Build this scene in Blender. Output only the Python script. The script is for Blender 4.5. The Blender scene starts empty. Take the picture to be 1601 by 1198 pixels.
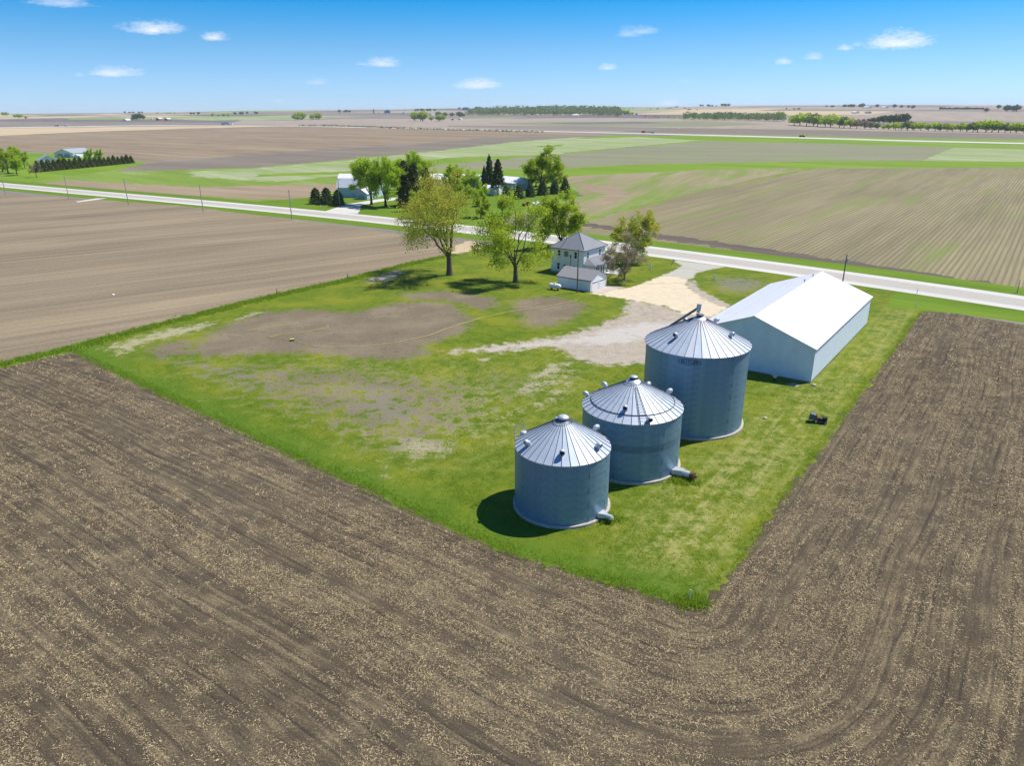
import bpy, bmesh, math, random
import numpy as np
from mathutils import Vector, Matrix
from mathutils.geometry import delaunay_2d_cdt

# ------------------------------------------------------------------ camera, sky, sun, exposure
SC = bpy.context.scene
COL = SC.collection
EYE = np.array([0.0, 0.0, 40.0])
FPX = 1130.0
PITCH = math.atan(425.0 / FPX)
ROLL = math.radians(0.29)
_f = np.array([0, math.cos(PITCH), -math.sin(PITCH)])
_r0 = np.array([1.0, 0, 0]); _u0 = np.cross(_r0, _f)
_r = math.cos(ROLL) * _r0 - math.sin(ROLL) * _u0
_u = math.sin(ROLL) * _r0 + math.cos(ROLL) * _u0

cam_d = bpy.data.cameras.new('camera')
cam = bpy.data.objects.new('camera', cam_d); COL.objects.link(cam)
cam_d.sensor_width = 36; cam_d.sensor_fit = 'HORIZONTAL'
cam_d.lens = 36 * FPX / 1601
cam_d.clip_start = 0.5; cam_d.clip_end = 90000
cam.matrix_world = Matrix(((_r[0], _u[0], -_f[0], EYE[0]), (_r[1], _u[1], -_f[1], EYE[1]), (_r[2], _u[2], -_f[2], EYE[2]), (0, 0, 0, 1)))
SC.camera = cam

SUN_DIR = Vector((0.58, 0.24, 1.0)).normalized()
world = bpy.data.worlds.new('World'); SC.world = world; world.use_nodes = True
wn = world.node_tree; wn.nodes.clear()
sky = wn.nodes.new('ShaderNodeTexSky'); sky.sky_type = 'NISHITA'; sky.sun_disc = False
sky.sun_elevation = math.asin(SUN_DIR.z); sky.sun_rotation = math.atan2(SUN_DIR.x, SUN_DIR.y)
sky.altitude = 300; sky.air_density = 1.0; sky.dust_density = 0.25; sky.ozone_density = 2.2
tc = wn.nodes.new('ShaderNodeTexCoord'); sep = wn.nodes.new('ShaderNodeSeparateXYZ'); wn.links.new(tc.outputs['Generated'], sep.inputs[0])
clean = wn.nodes.new('ShaderNodeValToRGB')      # clear, deep spring air: less red and green the higher one looks
for i, (p_, c_) in enumerate([(0.0, (.56, .87, 1.55)), (.035, (.47, .76, 1.30)), (.075, (.33, .66, 1.07)), (.125, (.055, .56, 1.0)), (.3, (.13, .52, .92)), (1.0, (.30, .60, .95))]):
    e_ = clean.color_ramp.elements[i] if i < 2 else clean.color_ramp.elements.new(p_)
    e_.position = p_; e_.color = (c_[0] / 1.6, c_[1] / 1.6, c_[2] / 1.6, 1)
wn.links.new(sep.outputs[2], clean.inputs[0])
mul = wn.nodes.new('ShaderNodeMix'); mul.data_type = 'RGBA'; mul.blend_type = 'MULTIPLY'; mul.inputs[0].default_value = 1
bg = wn.nodes.new('ShaderNodeBackground')
gain = wn.nodes.new('ShaderNodeVectorMath'); gain.operation = 'SCALE'; gain.inputs[3].default_value = 1.6; bg.inputs['Strength'].default_value = 0.106
wo = wn.nodes.new('ShaderNodeOutputWorld')
wn.links.new(sky.outputs[0], mul.inputs[6]); wn.links.new(clean.outputs[0], mul.inputs[7]); wn.links.new(mul.outputs[2], gain.inputs[0])
# small fair weather clouds: (azimuth, elevation, half width, half height in degrees, density); those beyond the picture carry on all round
def _dirs(px, py): d = _f * FPX + _r * (px - 800.5) - _u * (py - 599); d = d / np.linalg.norm(d); return math.degrees(math.atan2(d[0], d[1])), math.degrees(math.asin(d[2]))
_cl = [(240, 43, 42, 10, 1.0), (335, 56, 20, 7, .9), (180, 112, 36, 8, .8), (125, 116, 8, 3, .3), (598, 97, 28, 8, .8), (568, 99, 14, 3, .35), (497, 128, 18, 5, .35), (748, 131, 37, 9, .9), (1003, 47, 30, 7, .45), (984, 49, 22, 9, .4), (949, 104, 18, 6, .6), (1405, 63, 44, 13, 1.1), (1321, 73, 13, 5, .7), (1341, 68, 11, 4, .35), (1226, 95, 13, 6, .6), (1274, 88, 14, 6, .55), (1045, 160, 22, 7, .5), (95, 2, 40, 8, .6), (1073, 126, 14, 3, .2), (438, 157, 10, 3, .3)]
CL = [(*_dirs(x, y), w / 23.0, h / 22.0, k * .85) for x, y, w, h, k in _cl]
_rr = random.Random(4)
CL += [(a + _rr.uniform(-6, 6), _rr.uniform(1.2, 9), _rr.uniform(.8, 2.6), _rr.uniform(.2, .55), _rr.uniform(.4, 1)) for a in list(range(52, 180, 11)) + list(range(-172, -50, 11))]
def wm(op, a, b=None, c=None):
    o = wn.nodes.new('ShaderNodeMath'); o.operation = op
    for i, v in enumerate((a, b, c)):
        if v is None: continue
        if isinstance(v, (int, float)): o.inputs[i].default_value = v
        else: wn.links.new(v, o.inputs[i])
    return o.outputs[0]
az_n = wm('MULTIPLY', wm('ARCTAN2', sep.outputs[0], sep.outputs[1]), 57.29578); el_n = wm('MULTIPLY', wm('ARCSINE', sep.outputs[2]), 57.29578)
cvec = wn.nodes.new('ShaderNodeCombineXYZ'); wn.links.new(az_n, cvec.inputs[0]); wn.links.new(wm('MULTIPLY', el_n, 2.6), cvec.inputs[1])
cn = wn.nodes.new('ShaderNodeTexNoise'); cn.inputs['Scale'].default_value = .9; cn.inputs['Detail'].default_value = 6; cn.inputs['Roughness'].default_value = .6; wn.links.new(cvec.outputs[0], cn.inputs['Vector'])
cn2 = wn.nodes.new('ShaderNodeTexNoise'); cn2.inputs['Scale'].default_value = 3.2; cn2.inputs['Detail'].default_value = 5; wn.links.new(cvec.outputs[0], cn2.inputs['Vector'])
warp = wm('ADD', wm('MULTIPLY', wm('SUBTRACT', cn.outputs[0], .5), 1.5), wm('MULTIPLY', wm('SUBTRACT', cn2.outputs[0], .5), .9))
tot = None
for a_, e_, w_, h_, k_ in CL:
    dx = wm('DIVIDE', wm('SUBTRACT', az_n, a_), w_); dy = wm('DIVIDE', wm('SUBTRACT', el_n, e_ - h_ * .35), h_)
    dy = wm('MAXIMUM', wm('MULTIPLY', dy, .75), wm('MULTIPLY', dy, -1.9))
    q = wm('SQRT', wm('ADD', wm('MULTIPLY', dx, dx), wm('MULTIPLY', dy, dy)))
    v = wm('MULTIPLY', wm('SUBTRACT', 1.15, wm('ADD', q, warp)), k_ * .85); tot = v if tot is None else wm('MAXIMUM', tot, v)
cmix = wn.nodes.new('ShaderNodeMix'); cmix.data_type = 'RGBA'; cl_ = wn.nodes.new('ShaderNodeClamp'); wn.links.new(wm('SMOOTH_MIN', wm('MAXIMUM', tot, 0.0), .93, .2), cl_.inputs[0]); wn.links.new(cl_.outputs[0], cmix.inputs[0])
wn.links.new(gain.outputs[0], cmix.inputs[6]); cmix.inputs[7].default_value = (7.6, 7.9, 8.6, 1)
wn.links.new(cmix.outputs[2], bg.inputs['Color']); wn.links.new(bg.outputs[0], wo.inputs['Surface'])
world.cycles.sampling_method = 'MANUAL'; world.cycles.sample_map_resolution = 512

sun_d = bpy.data.lights.new('sun', 'SUN'); sun_d.energy = 4.7; sun_d.angle = math.radians(0.53); sun_d.color = (1.0, 0.95, 0.87)
sun = bpy.data.objects.new('sun', sun_d); COL.objects.link(sun)
sun.rotation_euler = (-SUN_DIR).to_track_quat('-Z', 'Y').to_euler(); sun.location = (200, 100, 400)

SC.view_settings.view_transform = 'Standard'; SC.view_settings.look = 'None'
SC.view_settings.exposure = 0.32; SC.view_settings.gamma = 1
SC.render.engine = 'CYCLES'
SC.cycles.max_bounces = 6; SC.cycles.diffuse_bounces = 3; SC.cycles.glossy_bounces = 2
SC.cycles.transparent_max_bounces = 8; SC.cycles.volume_bounces = 1; SC.cycles.transmission_bounces = 3
SC.cycles.caustics_reflective = False; SC.cycles.caustics_refractive = False
SC.cycles.use_denoising = True

rng = np.random.default_rng(11)
random.seed(5)
D1 = np.array([0.588, 0.809]); D2 = np.array([0.809, -0.588])       # the two axes of the section grid
A1 = math.atan2(D1[1], D1[0]); A2 = math.atan2(D2[1], D2[0])

# ------------------------------------------------------------------ terrain height and survey
def sst(x): x = np.clip(x, 0, 1); return x * x * (3 - 2 * x)
def height(x, y):
    x = np.asarray(x, float); y = np.asarray(y, float)
    r = np.hypot(x, y); az = np.degrees(np.arctan2(x, np.maximum(y, 1e-3)))
    az = np.where(y < 0, np.sign(x) * 90, az)
    A = np.interp(az, [-90, -50, -36, -26, -19, -8, 0, 10, 20, 28, 36, 50, 90], [30, 26, 29, 44, 58, 60, 66, 70, 78, 68, 58, 60, 50])
    up = sst((r - 1700) / 5200) ** 0.9
    down = 1 - 0.9 * sst((r - 7200) / 6000)
    w = sst((r - 1500) / 2500)
    bump = 5.0 * np.sin(x / 610 + 1.3) * np.sin(y / 830 + .4) + 3.5 * np.sin((x * .7 + y * .5) / 390 + 2) + 2.0 * np.sin((x - y) / 270)
    return A * up * down + bump * w * down
def survey(pts):
    """ground points seen at these picture points (a site survey from the photograph), on the terrain"""
    p = np.asarray(pts, float).reshape(-1, 2)
    d = _f[None] * FPX + _r[None] * (p[:, :1] - 800.5) - _u[None] * (p[:, 1:] - 599)
    out = np.zeros((len(p), 2))
    t0 = -EYE[2] / np.minimum(d[:, 2], -1e-6)
    q = EYE[None] + d * t0[:, None]
    out[:] = q[:, :2]
    far = (np.hypot(q[:, 0], q[:, 1]) > 1400) | (d[:, 2] > -1e-6)
    if far.any():
        df = d[far] / np.hypot(d[far][:, 0], d[far][:, 1])[:, None]
        s = np.geomspace(1200, 9000, 1600)
        X = df[:, 0:1] * s; Y = df[:, 1:2] * s; Z = EYE[2] + df[:, 2:3] * s
        hit = Z <= height(X, Y)
        i = np.where(hit.any(1), hit.argmax(1), 1599)
        out[far] = df[:, :2] * s[i][:, None]
    return out
def S(x, y): return survey([(x, y)])[0]

# value noise for placing things
def vnoise(x, y, seed=0):
    x = np.asarray(x, float); y = np.asarray(y, float)
    xi = np.floor(x).astype(np.int64); yi = np.floor(y).astype(np.int64); xf = x - xi; yf = y - yi
    def h(a, b):
        n = (a * 374761393 + b * 668265263 + seed * 974711) & 0x7fffffff
        n = ((n ^ (n >> 13)) * 1274126177) & 0x7fffffff
        return ((n ^ (n >> 16)) & 0xffff) / 65535.0
    u = xf * xf * (3 - 2 * xf); v = yf * yf * (3 - 2 * yf)
    return (h(xi, yi) * (1 - u) + h(xi + 1, yi) * u) * (1 - v) + (h(xi, yi + 1) * (1 - u) + h(xi + 1, yi + 1) * u) * v

def sdist(poly, X, Y):
    """signed distance to a polygon, positive inside"""
    P = np.asarray(poly, float); Q = np.roll(P, -1, 0)
    d = np.full(X.shape, 1e9); ins = np.zeros(X.shape, bool)
    for (ax, ay), (bx, by) in zip(P, Q):
        ex, ey = bx - ax, by - ay
        t = np.clip(((X - ax) * ex + (Y - ay) * ey) / (ex * ex + ey * ey + 1e-9), 0, 1)
        d = np.minimum(d, np.hypot(X - ax - t * ex, Y - ay - t * ey))
        c = ((ay > Y) != (by > Y))
        ins ^= c & (X < (bx - ax) * (Y - ay) / (by - ay + 1e-12) + ax)
    return np.where(ins, d, -d)

def inside(P, X, Y):
    ins = np.zeros(len(X), bool)
    for (ax, ay), (bx, by) in zip(P, np.roll(P, -1, 0)):
        if ay == by: continue
        ins ^= ((ay > Y) != (by > Y)) & (X < (bx - ax) * (Y - ay) / (by - ay) + ax)
    return ins

# ------------------------------------------------------------------ materials
class NT:
    def __init__(s, name):
        s.m = bpy.data.materials.new(name); s.m.use_nodes = True; s.t = s.m.node_tree; s.t.nodes.clear()
        s.out = s.n('ShaderNodeOutputMaterial'); s.b = s.n('ShaderNodeBsdfPrincipled'); s.l(s.b.outputs[0], s.out.inputs[0])
        s.b.inputs['Specular IOR Level'].default_value = 0.25
    def n(s, t, **k):
        o = s.t.nodes.new(t)
        for a, v in k.items(): setattr(o, a, v)
        return o
    def l(s, a, b): s.t.links.new(a, b)
    def put(s, sock, v):
        if isinstance(v, (int, float)): sock.default_value = v
        elif isinstance(v, (tuple, list)): sock.default_value = (*v, 1) if (len(v) == 3 and sock.type == 'RGBA') else v
        else: s.l(v, sock)
    def pos(s): return s.n('ShaderNodeNewGeometry').outputs['Position']
    def obj(s): return s.n('ShaderNodeTexCoord').outputs['Object']
    def map(s, v, rot=(0, 0, 0), sc=(1, 1, 1), loc=(0, 0, 0)):
        o = s.n('ShaderNodeMapping'); s.l(v, o.inputs[0]); o.inputs['Rotation'].default_value = rot; o.inputs['Scale'].default_value = sc; o.inputs['Location'].default_value = loc
        return o.outputs[0]
    def noise(s, v, sc, det=3, rough=.55, dist=0):
        o = s.n('ShaderNodeTexNoise'); s.l(v, o.inputs['Vector']); o.inputs['Scale'].default_value = sc; o.inputs['Detail'].default_value = det
        o.inputs['Roughness'].default_value = rough; o.inputs['Distortion'].default_value = dist
        return o.outputs[0]
    def ramp(s, v, lo, hi, a=0.0, b=1.0):
        o = s.n('ShaderNodeMapRange'); s.put(o.inputs[0], v); o.inputs[1].default_value = lo; o.inputs[2].default_value = hi
        o.inputs[3].default_value = a; o.inputs[4].default_value = b; return o.outputs[0]
    def math(s, op, a, b=0.0, c=None):
        o = s.n('ShaderNodeMath', operation=op); s.put(o.inputs[0], a); s.put(o.inputs[1], b)
        if c is not None: s.put(o.inputs[2], c)
        return o.outputs[0]
    def mix(s, f, a, b, mode='MIX'):
        o = s.n('ShaderNodeMix', data_type='RGBA', blend_type=mode); s.put(o.inputs[0], f); s.put(o.inputs[6], a); s.put(o.inputs[7], b); return o.outputs[2]
    def attr(s, name): return s.n('ShaderNodeAttribute', attribute_name=name).outputs['Fac']
    def col(s, c): s.put(s.b.inputs['Base Color'], c); return s
    def set(s, **k):
        for a, v in k.items(): s.put(s.b.inputs[a.replace('_', ' ')], v)
        return s
    def bump(s, h, dist, strength=1.0):
        o = s.n('ShaderNodeBump'); s.put(o.inputs['Height'], h); o.inputs['Distance'].default_value = dist; o.inputs['Strength'].default_value = strength
        s.l(o.outputs[0], s.b.inputs['Normal']); return s

def m_plain(name, c, rough=.6, metal=0.0, var=.12, sc=3.0):
    t = NT(name); n = t.noise(t.obj(), sc, 4)
    t.col(t.mix(t.ramp(n, .3, .7), tuple(x * (1 - var) for x in c), tuple(min(1, x * (1 + var)) for x in c)))
    t.set(Roughness=rough, Metallic=metal); return t.m

def m_field(name, c1, c2, ang, green=None, gamt=0.0, across=1.6, along=60.0, fine=.8, dark=None, bump=.05, grow=None, contrast=.5):
    """a field: two soils, streaks along the rows, green growth in drifts, fine residue"""
    t = NT(name); p = t.pos(); q = t.map(p, rot=(0, 0, -ang))
    big = t.noise(t.map(q, sc=(1 / 150, 1 / 45, 0)), 1, 3)
    st = t.noise(t.map(q, sc=(1 / along, 1 / across, 0)), 1, 3, .6)
    st2 = t.noise(t.map(q, sc=(1 / (along * 4), 1 / (across * 7), 0)), 1, 2, .6)
    fn = t.noise(p, fine, 4, .65)
    f = t.math('ADD', t.math('MULTIPLY', st, .38), t.math('ADD', t.math('MULTIPLY', st2, .34), t.math('ADD', t.math('MULTIPLY', fn, .3), t.math('MULTIPLY', t.math('SUBTRACT', big, .5), .4))))
    c = t.mix(t.ramp(f, .51 - contrast * .4, .51 + contrast * .4), c1, c2)
    if dark: c = t.mix(t.ramp(big, .56, .72, 0, .7), c, dark)
    if grow:  # planted rows of young growth
        w = t.n('ShaderNodeTexWave', wave_type='BANDS', bands_direction='Y', wave_profile='SIN')
        t.l(q, w.inputs['Vector']); w.inputs['Scale'].default_value = grow[0]; w.inputs['Distortion'].default_value = .6; w.inputs['Detail'].default_value = 2; w.inputs['Detail Scale'].default_value = .4
        c = t.mix(t.math('MULTIPLY', t.ramp(w.outputs['Fac'], .45, .85), grow[2]), c, grow[1])
    if green:
        gb = t.noise(t.map(q, sc=(1 / 110, 1 / 16, 0)), 1, 4, .6)
        g = t.math('ADD', t.math('MULTIPLY', gb, .75), t.math('MULTIPLY', fn, .25))
        c = t.mix(t.ramp(g, .60 - gamt * .35, .74 - gamt * .25), c, green)
    t.col(c).set(Roughness=.95)
    t.b.inputs['Specular IOR Level'].default_value = .1
    if bump: t.bump(t.math('ADD', fn, t.math('MULTIPLY', st, .6)), bump, .8)
    return t.m

SOIL = (.135, .108, .088); SOIL_L = (.27, .222, .17); SOIL_P = (.26, .215, .185); DARK = (.075, .062, .058)
GR = (.135, .235, .012); GR_B = (.15, .27, .012); GR_PALE = (.33, .40, .20)
M = {}
M['tilled_left'] = m_field('tilled_soil_left', (.165, .130, .086), (.325, .258, .165), math.atan2(.58, .81), across=2.6, along=90, fine=1.3, contrast=.36, dark=(.130, .105, .075))
M['planted'] = m_field('planted_soil', (.16, .135, .078), (.36, .305, .17), A1, green=(.18, .225, .06), gamt=.22, across=.9, along=40, fine=1.5, grow=(.21, (.13, .115, .07), .55))
M['planted_b'] = m_field('planted_soil_far', (.20, .17, .095), (.35, .30, .17), A1 + .25, green=(.16, .24, .035), gamt=.42, across=2.5, along=60, fine=.6)
M['brown_big'] = m_field('brown_hill_soil', (.19, .142, .092), (.33, .255, .165), A2 - .05, contrast=.34, across=8, along=300, fine=.25, dark=(.14, .11, .09), bump=0)
M['brown_dark'] = m_field('dark_brown_soil', (.15, .125, .10), (.245, .205, .155), A2, across=6, along=200, fine=.3, green=(.17, .2, .08), gamt=.05, bump=0)
M['pale_green'] = m_field('pale_cover_crop', (.24, .265, .125), (.38, .405, .24), A2 - .3, green=(.2, .30, .06), gamt=.4, across=11, contrast=.34, along=160, fine=.3, bump=0)
M['mixed_green'] = m_field('greenish_soil', (.19, .18, .12), (.27, .255, .165), A2 + .35, green=(.17, .25, .05), gamt=.3, across=6, along=200, fine=.3, bump=0)
M['meadow'] = m_field('meadow_grass', (.13, .205, .025), (.23, .31, .06), A2 - .2, green=(.30, .33, .15), gamt=.15, across=5, along=70, fine=.5, contrast=.4)
M['bright_grass'] = m_field('bright_grass', (.12, .205, .014), (.20, .295, .028), A2, across=3, along=60, fine=.6, contrast=.4)
M['verge'] = m_field('verge_grass', (.08, .15, .010), (.16, .245, .020), A2, across=1.6, along=14, fine=1.6, green=(.22, .25, .08), gamt=.0, contrast=.45)
M['dark_strip'] = m_field('dark_soil_strip', (.08, .064, .054), (.16, .13, .10), A2, across=1.5, along=30, fine=1.2)
M['tan_strip'] = m_field('tan_stubble', (.42, .32, .19), (.56, .44, .28), A2, across=5, along=200, fine=.3, bump=0)
M['red_brown'] = m_field('red_brown_soil', (.21, .155, .10), (.36, .28, .18), A2 + .1, across=1.6, along=40, fine=.9)
M['pink_brown'] = m_field('pinkish_stubble', (.26, .21, .165), (.38, .315, .245), A1 + .2, across=14, along=300, fine=.12, bump=0)
M['far_brown'] = m_field('far_brown_soil', (.165, .14, .115), (.27, .23, .185), A2, across=14, along=300, fine=.12, bump=0)
M['far_green'] = m_field('far_green_field', (.16, .24, .06), (.28, .34, .14), A2, across=12, along=300, fine=.12, bump=0)
M['far_dark'] = m_field('far_dark_soil', (.12, .105, .105), (.20, .17, .155), A2, across=14, along=300, fine=.12, bump=0)
M['shoulder'] = m_field('gravel_shoulder', (.50, .475, .425), (.66, .63, .57), A2, across=.8, along=25, fine=3)

# foreground field: rows run parallel to the yard edges and bend round its corner (uv in metres)
def foreground_material():
    t = NT('residue_covered_soil')
    u = t.attr('row_along'); v = t.attr('row_across'); p = t.pos()
    cb = t.n('ShaderNodeCombineXYZ'); t.l(t.math('MULTIPLY', u, 1.0), cb.inputs[0]); t.l(v, cb.inputs[1]); rv = cb.outputs[0]
    s1 = t.noise(t.map(rv, sc=(1 / 9, 1 / .45, 0)), 1, 5, .7)
    s2 = t.noise(t.map(rv, sc=(1 / 40, 1 / 2.6, 0)), 1, 3, .6)
    blob = t.noise(p, .33, 4, .6); fn = t.noise(p, 5.5, 4, .7); fine = t.noise(p, 16, 2, .7)
    straw = t.math('ADD', t.math('ADD', t.math('MULTIPLY', s1, .26), t.math('MULTIPLY', s2, .12)), t.math('ADD', t.math('MULTIPLY', blob, .24), t.math('MULTIPLY', fn, .38)))
    soil = t.mix(t.ramp(fine, .3, .7), (.056, .043, .028), (.132, .103, .068))
    big = t.noise(p, .035, 3, .5)
    soil = t.mix(t.ramp(big, .4, .65, 0, .4), soil, (.125, .102, .072))
    lit = t.mix(t.ramp(fine, .35, .7), (.20, .155, .085), (.50, .40, .23))
    c = t.mix(t.ramp(straw, .485, .60, 0, .72), soil, lit)
    w = t.n('ShaderNodeTexWave', wave_type='BANDS', bands_direction='Y'); t.l(rv, w.inputs['Vector']); w.inputs['Scale'].default_value = .34; w.inputs['Distortion'].default_value = 3.5; w.inputs['Detail'].default_value = 3; w.inputs['Detail Scale'].default_value = .25
    furrow_shade = t.math('MULTIPLY', t.ramp(w.outputs['Fac'], .0, .28, 1, 0), t.ramp(t.noise(t.map(rv, sc=(1 / 14, 1 / 1.4, 0)), 1, 2), .42, .6))
    c = t.mix(t.math('MULTIPLY', furrow_shade, .6), c, (.045, .036, .028))  # furrow shading painted into the soil colour along the wave troughs
    t.col(c).set(Roughness=.97); t.b.inputs['Specular IOR Level'].default_value = .08
    h = t.math('ADD', t.math('MULTIPLY', w.outputs['Fac'], .5), t.math('ADD', t.math('MULTIPLY', fn, .9), t.math('ADD', t.math('MULTIPLY', fine, .4), t.math('MULTIPLY', s1, .8))))
    t.bump(h, .14, .9); return t.m
M['foreground'] = foreground_material()

def lawn_material():
    t = NT('yard_grass_and_soil'); p = t.pos()
    n1 = t.noise(p, .11, 5, .6); n2 = t.noise(p, .55, 5, .65); n3 = t.noise(p, 2.6, 4, .7); n4 = t.noise(p, 9, 3, .7)
    q = t.map(t.map(p, rot=(0, 0, -A1)), sc=(1 / 18, 1 / .9, 1)); mow = t.noise(q, 1, 3, .6)
    g = t.mix(t.ramp(n2, .35, .65), (.095, .150, .010), (.175, .222, .018))
    g = t.mix(t.ramp(n1, .45, .65, 0, .8), g, (.26, .265, .022))          # dandelion-yellow drifts
    g = t.mix(t.ramp(n4, .35, .7, 0, .45), g, (.06, .12, .006))
    dry = t.attr('dry')
    dn = t.math('ADD', t.math('MULTIPLY', mow, .30), t.math('ADD', t.math('MULTIPLY', n2, .40), t.math('MULTIPLY', n3, .3)))
    g = t.mix(t.math('MULTIPLY', t.ramp(dn, .46, .60), dry), g, (.36, .34, .12))
    g = t.mix(t.ramp(t.noise(p, 5, 2, .5), .66, .70, 0, .7), g, (.42, .38, .02))   # dandelion heads
    rough = t.attr('rank'); g = t.mix(t.math('MULTIPLY', rough, .7), g, t.mix(n3, (.045, .115, .010), (.12, .23, .02)))
    br = t.math('ADD', t.math('MULTIPLY', n2, .50), t.math('ADD', t.math('MULTIPLY', n3, .32), t.math('MULTIPLY', n4, .18)))   # break-up used at each boundary
    def over(c, a, b, w=.05, mx=1.0):
        f = t.ramp(t.math('ADD', t.attr(a), t.math('MULTIPLY', t.math('SUBTRACT', br, .5), 2.6)), .5 - w, .5 + w, 0, mx)
        return t.mix(f, c, b)
    straw = t.mix(t.ramp(n4, .3, .7), (.30, .27, .15), (.52, .46, .33))
    c = over(g, 'straw', straw, .10, .85)
    soil = t.mix(t.ramp(n3, .3, .7), (.125, .10, .066), (.25, .20, .132)); soil = t.mix(t.ramp(n4, .60, .72, 0, .6), soil, (.40, .34, .24)); soil = t.mix(t.ramp(n1, .42, .62, 0, .55), soil, (.29, .235, .155)); soil = t.mix(t.ramp(n2, .56, .66, 0, .5), soil, (.12, .10, .078)); soil = t.mix(t.ramp(n3, .58, .68, 0, .55), soil, (.17, .20, .05))
    c = over(c, 'soil', soil, .10)
    grey = t.mix(t.ramp(n4, .3, .7), (.17, .15, .12), (.28, .25, .20)); c = over(c, 'grey', grey, .16, .85)
    dirt = t.mix(t.ramp(n2, .3, .7), (.34, .28, .20), (.45, .39, .30)); dirt = t.mix(t.ramp(n4, .4, .8, 0, .5), dirt, (.58, .53, .46))
    c = over(c, 'dirt', dirt, .09)
    pale = t.mix(t.ramp(n4, .3, .7), (.44, .40, .35), (.60, .57, .52)); c = over(c, 'pale', pale, .16, .85)
    tr = t.mix(n4, (.20, .165, .13), (.28, .24, .2)); c = over(c, 'track', tr, .2, .7)
    sand = t.mix(t.ramp(n2, .3, .7), (.64, .53, .36), (.78, .68, .50)); sand = t.mix(t.ramp(n4, .35, .75, 0, .6), sand, (.50, .40, .26))
    c = over(c, 'sand', sand, .05)
    t.col(c).set(Roughness=.95); t.b.inputs['Specular IOR Level'].default_value = .12
    t.bump(t.math('ADD', t.math('MULTIPLY', n3, .8), t.math('MULTIPLY', n4, .8)), .16, .9)
    return t.m
M['lawn'] = lawn_material()

def pavement_material():
    t = NT('concrete_pavement'); p = t.pos(); q = t.map(p, rot=(0, 0, -A2))
    n = t.noise(q, 1.5, 4, .6); st = t.noise(t.map(q, sc=(1 / 60, 1 / .7, 0)), 1, 3)
    c = t.mix(t.ramp(n, .3, .7), (.385, .36, .32), (.47, .44, .395)); c = t.mix(t.ramp(st, .45, .7, 0, .5), c, (.34, .315, .28))
    br = t.n('ShaderNodeTexBrick'); t.l(q, br.inputs['Vector']); br.offset = 0; br.inputs['Scale'].default_value = 1
    br.inputs['Brick Width'].default_value = 6; br.inputs['Row Height'].default_value = 60; br.inputs['Mortar Size'].default_value = .03
    c = t.mix(t.ramp(br.outputs['Fac'], 0, 1, 0, .4), c, (.3, .27, .25))
    return t.col(c).set(Roughness=.9).m
M['pavement'] = pavement_material()
M['road_paint'] = m_plain('yellow_road_paint', (.62, .47, .13), .8)
M['white_paint'] = m_plain('white_road_paint', (.78, .76, .72), .8)

def galv(name, c1, c2, rough=.42, metal=.55, streak=True):
    t = NT(name); p = t.obj(); n = t.noise(p, 1.3, 4, .6); v = t.noise(t.map(p, sc=(3, 3, .25)), 1, 4, .65)
    c = t.mix(t.ramp(n, .3, .7), c1, c2)
    if streak: c = t.mix(t.ramp(v, .55, .8, 0, .35), c, tuple(x * .72 for x in c1))
    t.col(c).set(Roughness=rough, Metallic=metal)
    return t
def corrugated(name, c1, c2, pitch=.10, **k):
    t = galv(name, c1, c2, **k)
    w = t.n('ShaderNodeTexWave', wave_type='BANDS', bands_direction='Z', wave_profile='SIN'); t.l(t.obj(), w.inputs['Vector'])
    w.inputs['Scale'].default_value = 1 / (pitch * 2) / math.pi * math.pi * .63
    t.bump(w.outputs['Fac'], .012, .8); return t.m
M['bin_wall'] = corrugated('corrugated_galvanised_steel', (.15, .265, .365), (.21, .345, .46), metal=.35, rough=.42)
M['bin_wall_dark'] = corrugated('stained_galvanised_steel', (.12, .20, .26), (.165, .26, .33), metal=.25, rough=.6)
M['bin_roof'] = galv('galvanised_roof_sheet', (.42, .475, .55), (.50, .56, .63), metal=.15, rough=.5, streak=False).m
M['steel'] = galv('bright_galvanised_steel', (.52, .56, .60), (.62, .66, .70), metal=.4, rough=.45).m
M['seam'] = m_plain('dark_steel_and_rib_shade', (.13, .15, .18), .6, .2)  # plain dark steel; on bin roof ribs the tone paints their shadow lines
def rusty():
    t = NT('rust_streaked_roof_sheet'); p = t.obj(); n = t.noise(t.map(p, sc=(1.2, 12, 12)), 1, 4, .6)
    sp = t.n('ShaderNodeSeparateXYZ'); t.l(p, sp.inputs[0])
    near = t.ramp(sp.outputs[0], .9, 2.6, 1, 0)
    c = t.mix(t.math('MULTIPLY', t.ramp(n, .42, .6), near), (.5, .53, .58), (.34, .12, .06))
    return t.col(c).set(Roughness=.6, Metallic=.25).m
M['rusty'] = rusty()
M['rust'] = m_plain('rusty_iron', (.16, .085, .05), .85, .1, .3)
M['concrete'] = m_plain('weathered_concrete', (.48, .42, .35), .9, 0, .15)
M['red_ring'] = m_plain('faded_red_paint', (.55, .12, .07), .7)
M['logo'] = m_plain('dark_blue_print', (.045, .10, .17), .7)
def siding(name, c, pitch, axis='X', metal=.0, depth=.02, rough=.55):
    t = NT(name); p = t.obj(); w = t.n('ShaderNodeTexWave', wave_type='BANDS', bands_direction=axis, wave_profile='SAW'); t.l(p, w.inputs['Vector'])
    w.inputs['Scale'].default_value = .314 / pitch; n = t.noise(p, .6, 4, .6)
    cc = t.mix(t.ramp(n, .3, .75), c, tuple(x * .88 for x in c)); cc = t.mix(t.ramp(w.outputs['Fac'], .86, 1, 0, .25), cc, tuple(x * .6 for x in c))
    t.col(cc).set(Roughness=rough, Metallic=metal).bump(w.outputs['Fac'], depth, .5); return t.m
M['barn_wall'] = siding('white_ribbed_steel', (.80, .88, .95), .3, 'DIAGONAL', depth=.003)
M['barn_roof'] = siding('white_roof_steel', (.80, .81, .82), .3, 'X')
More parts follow.
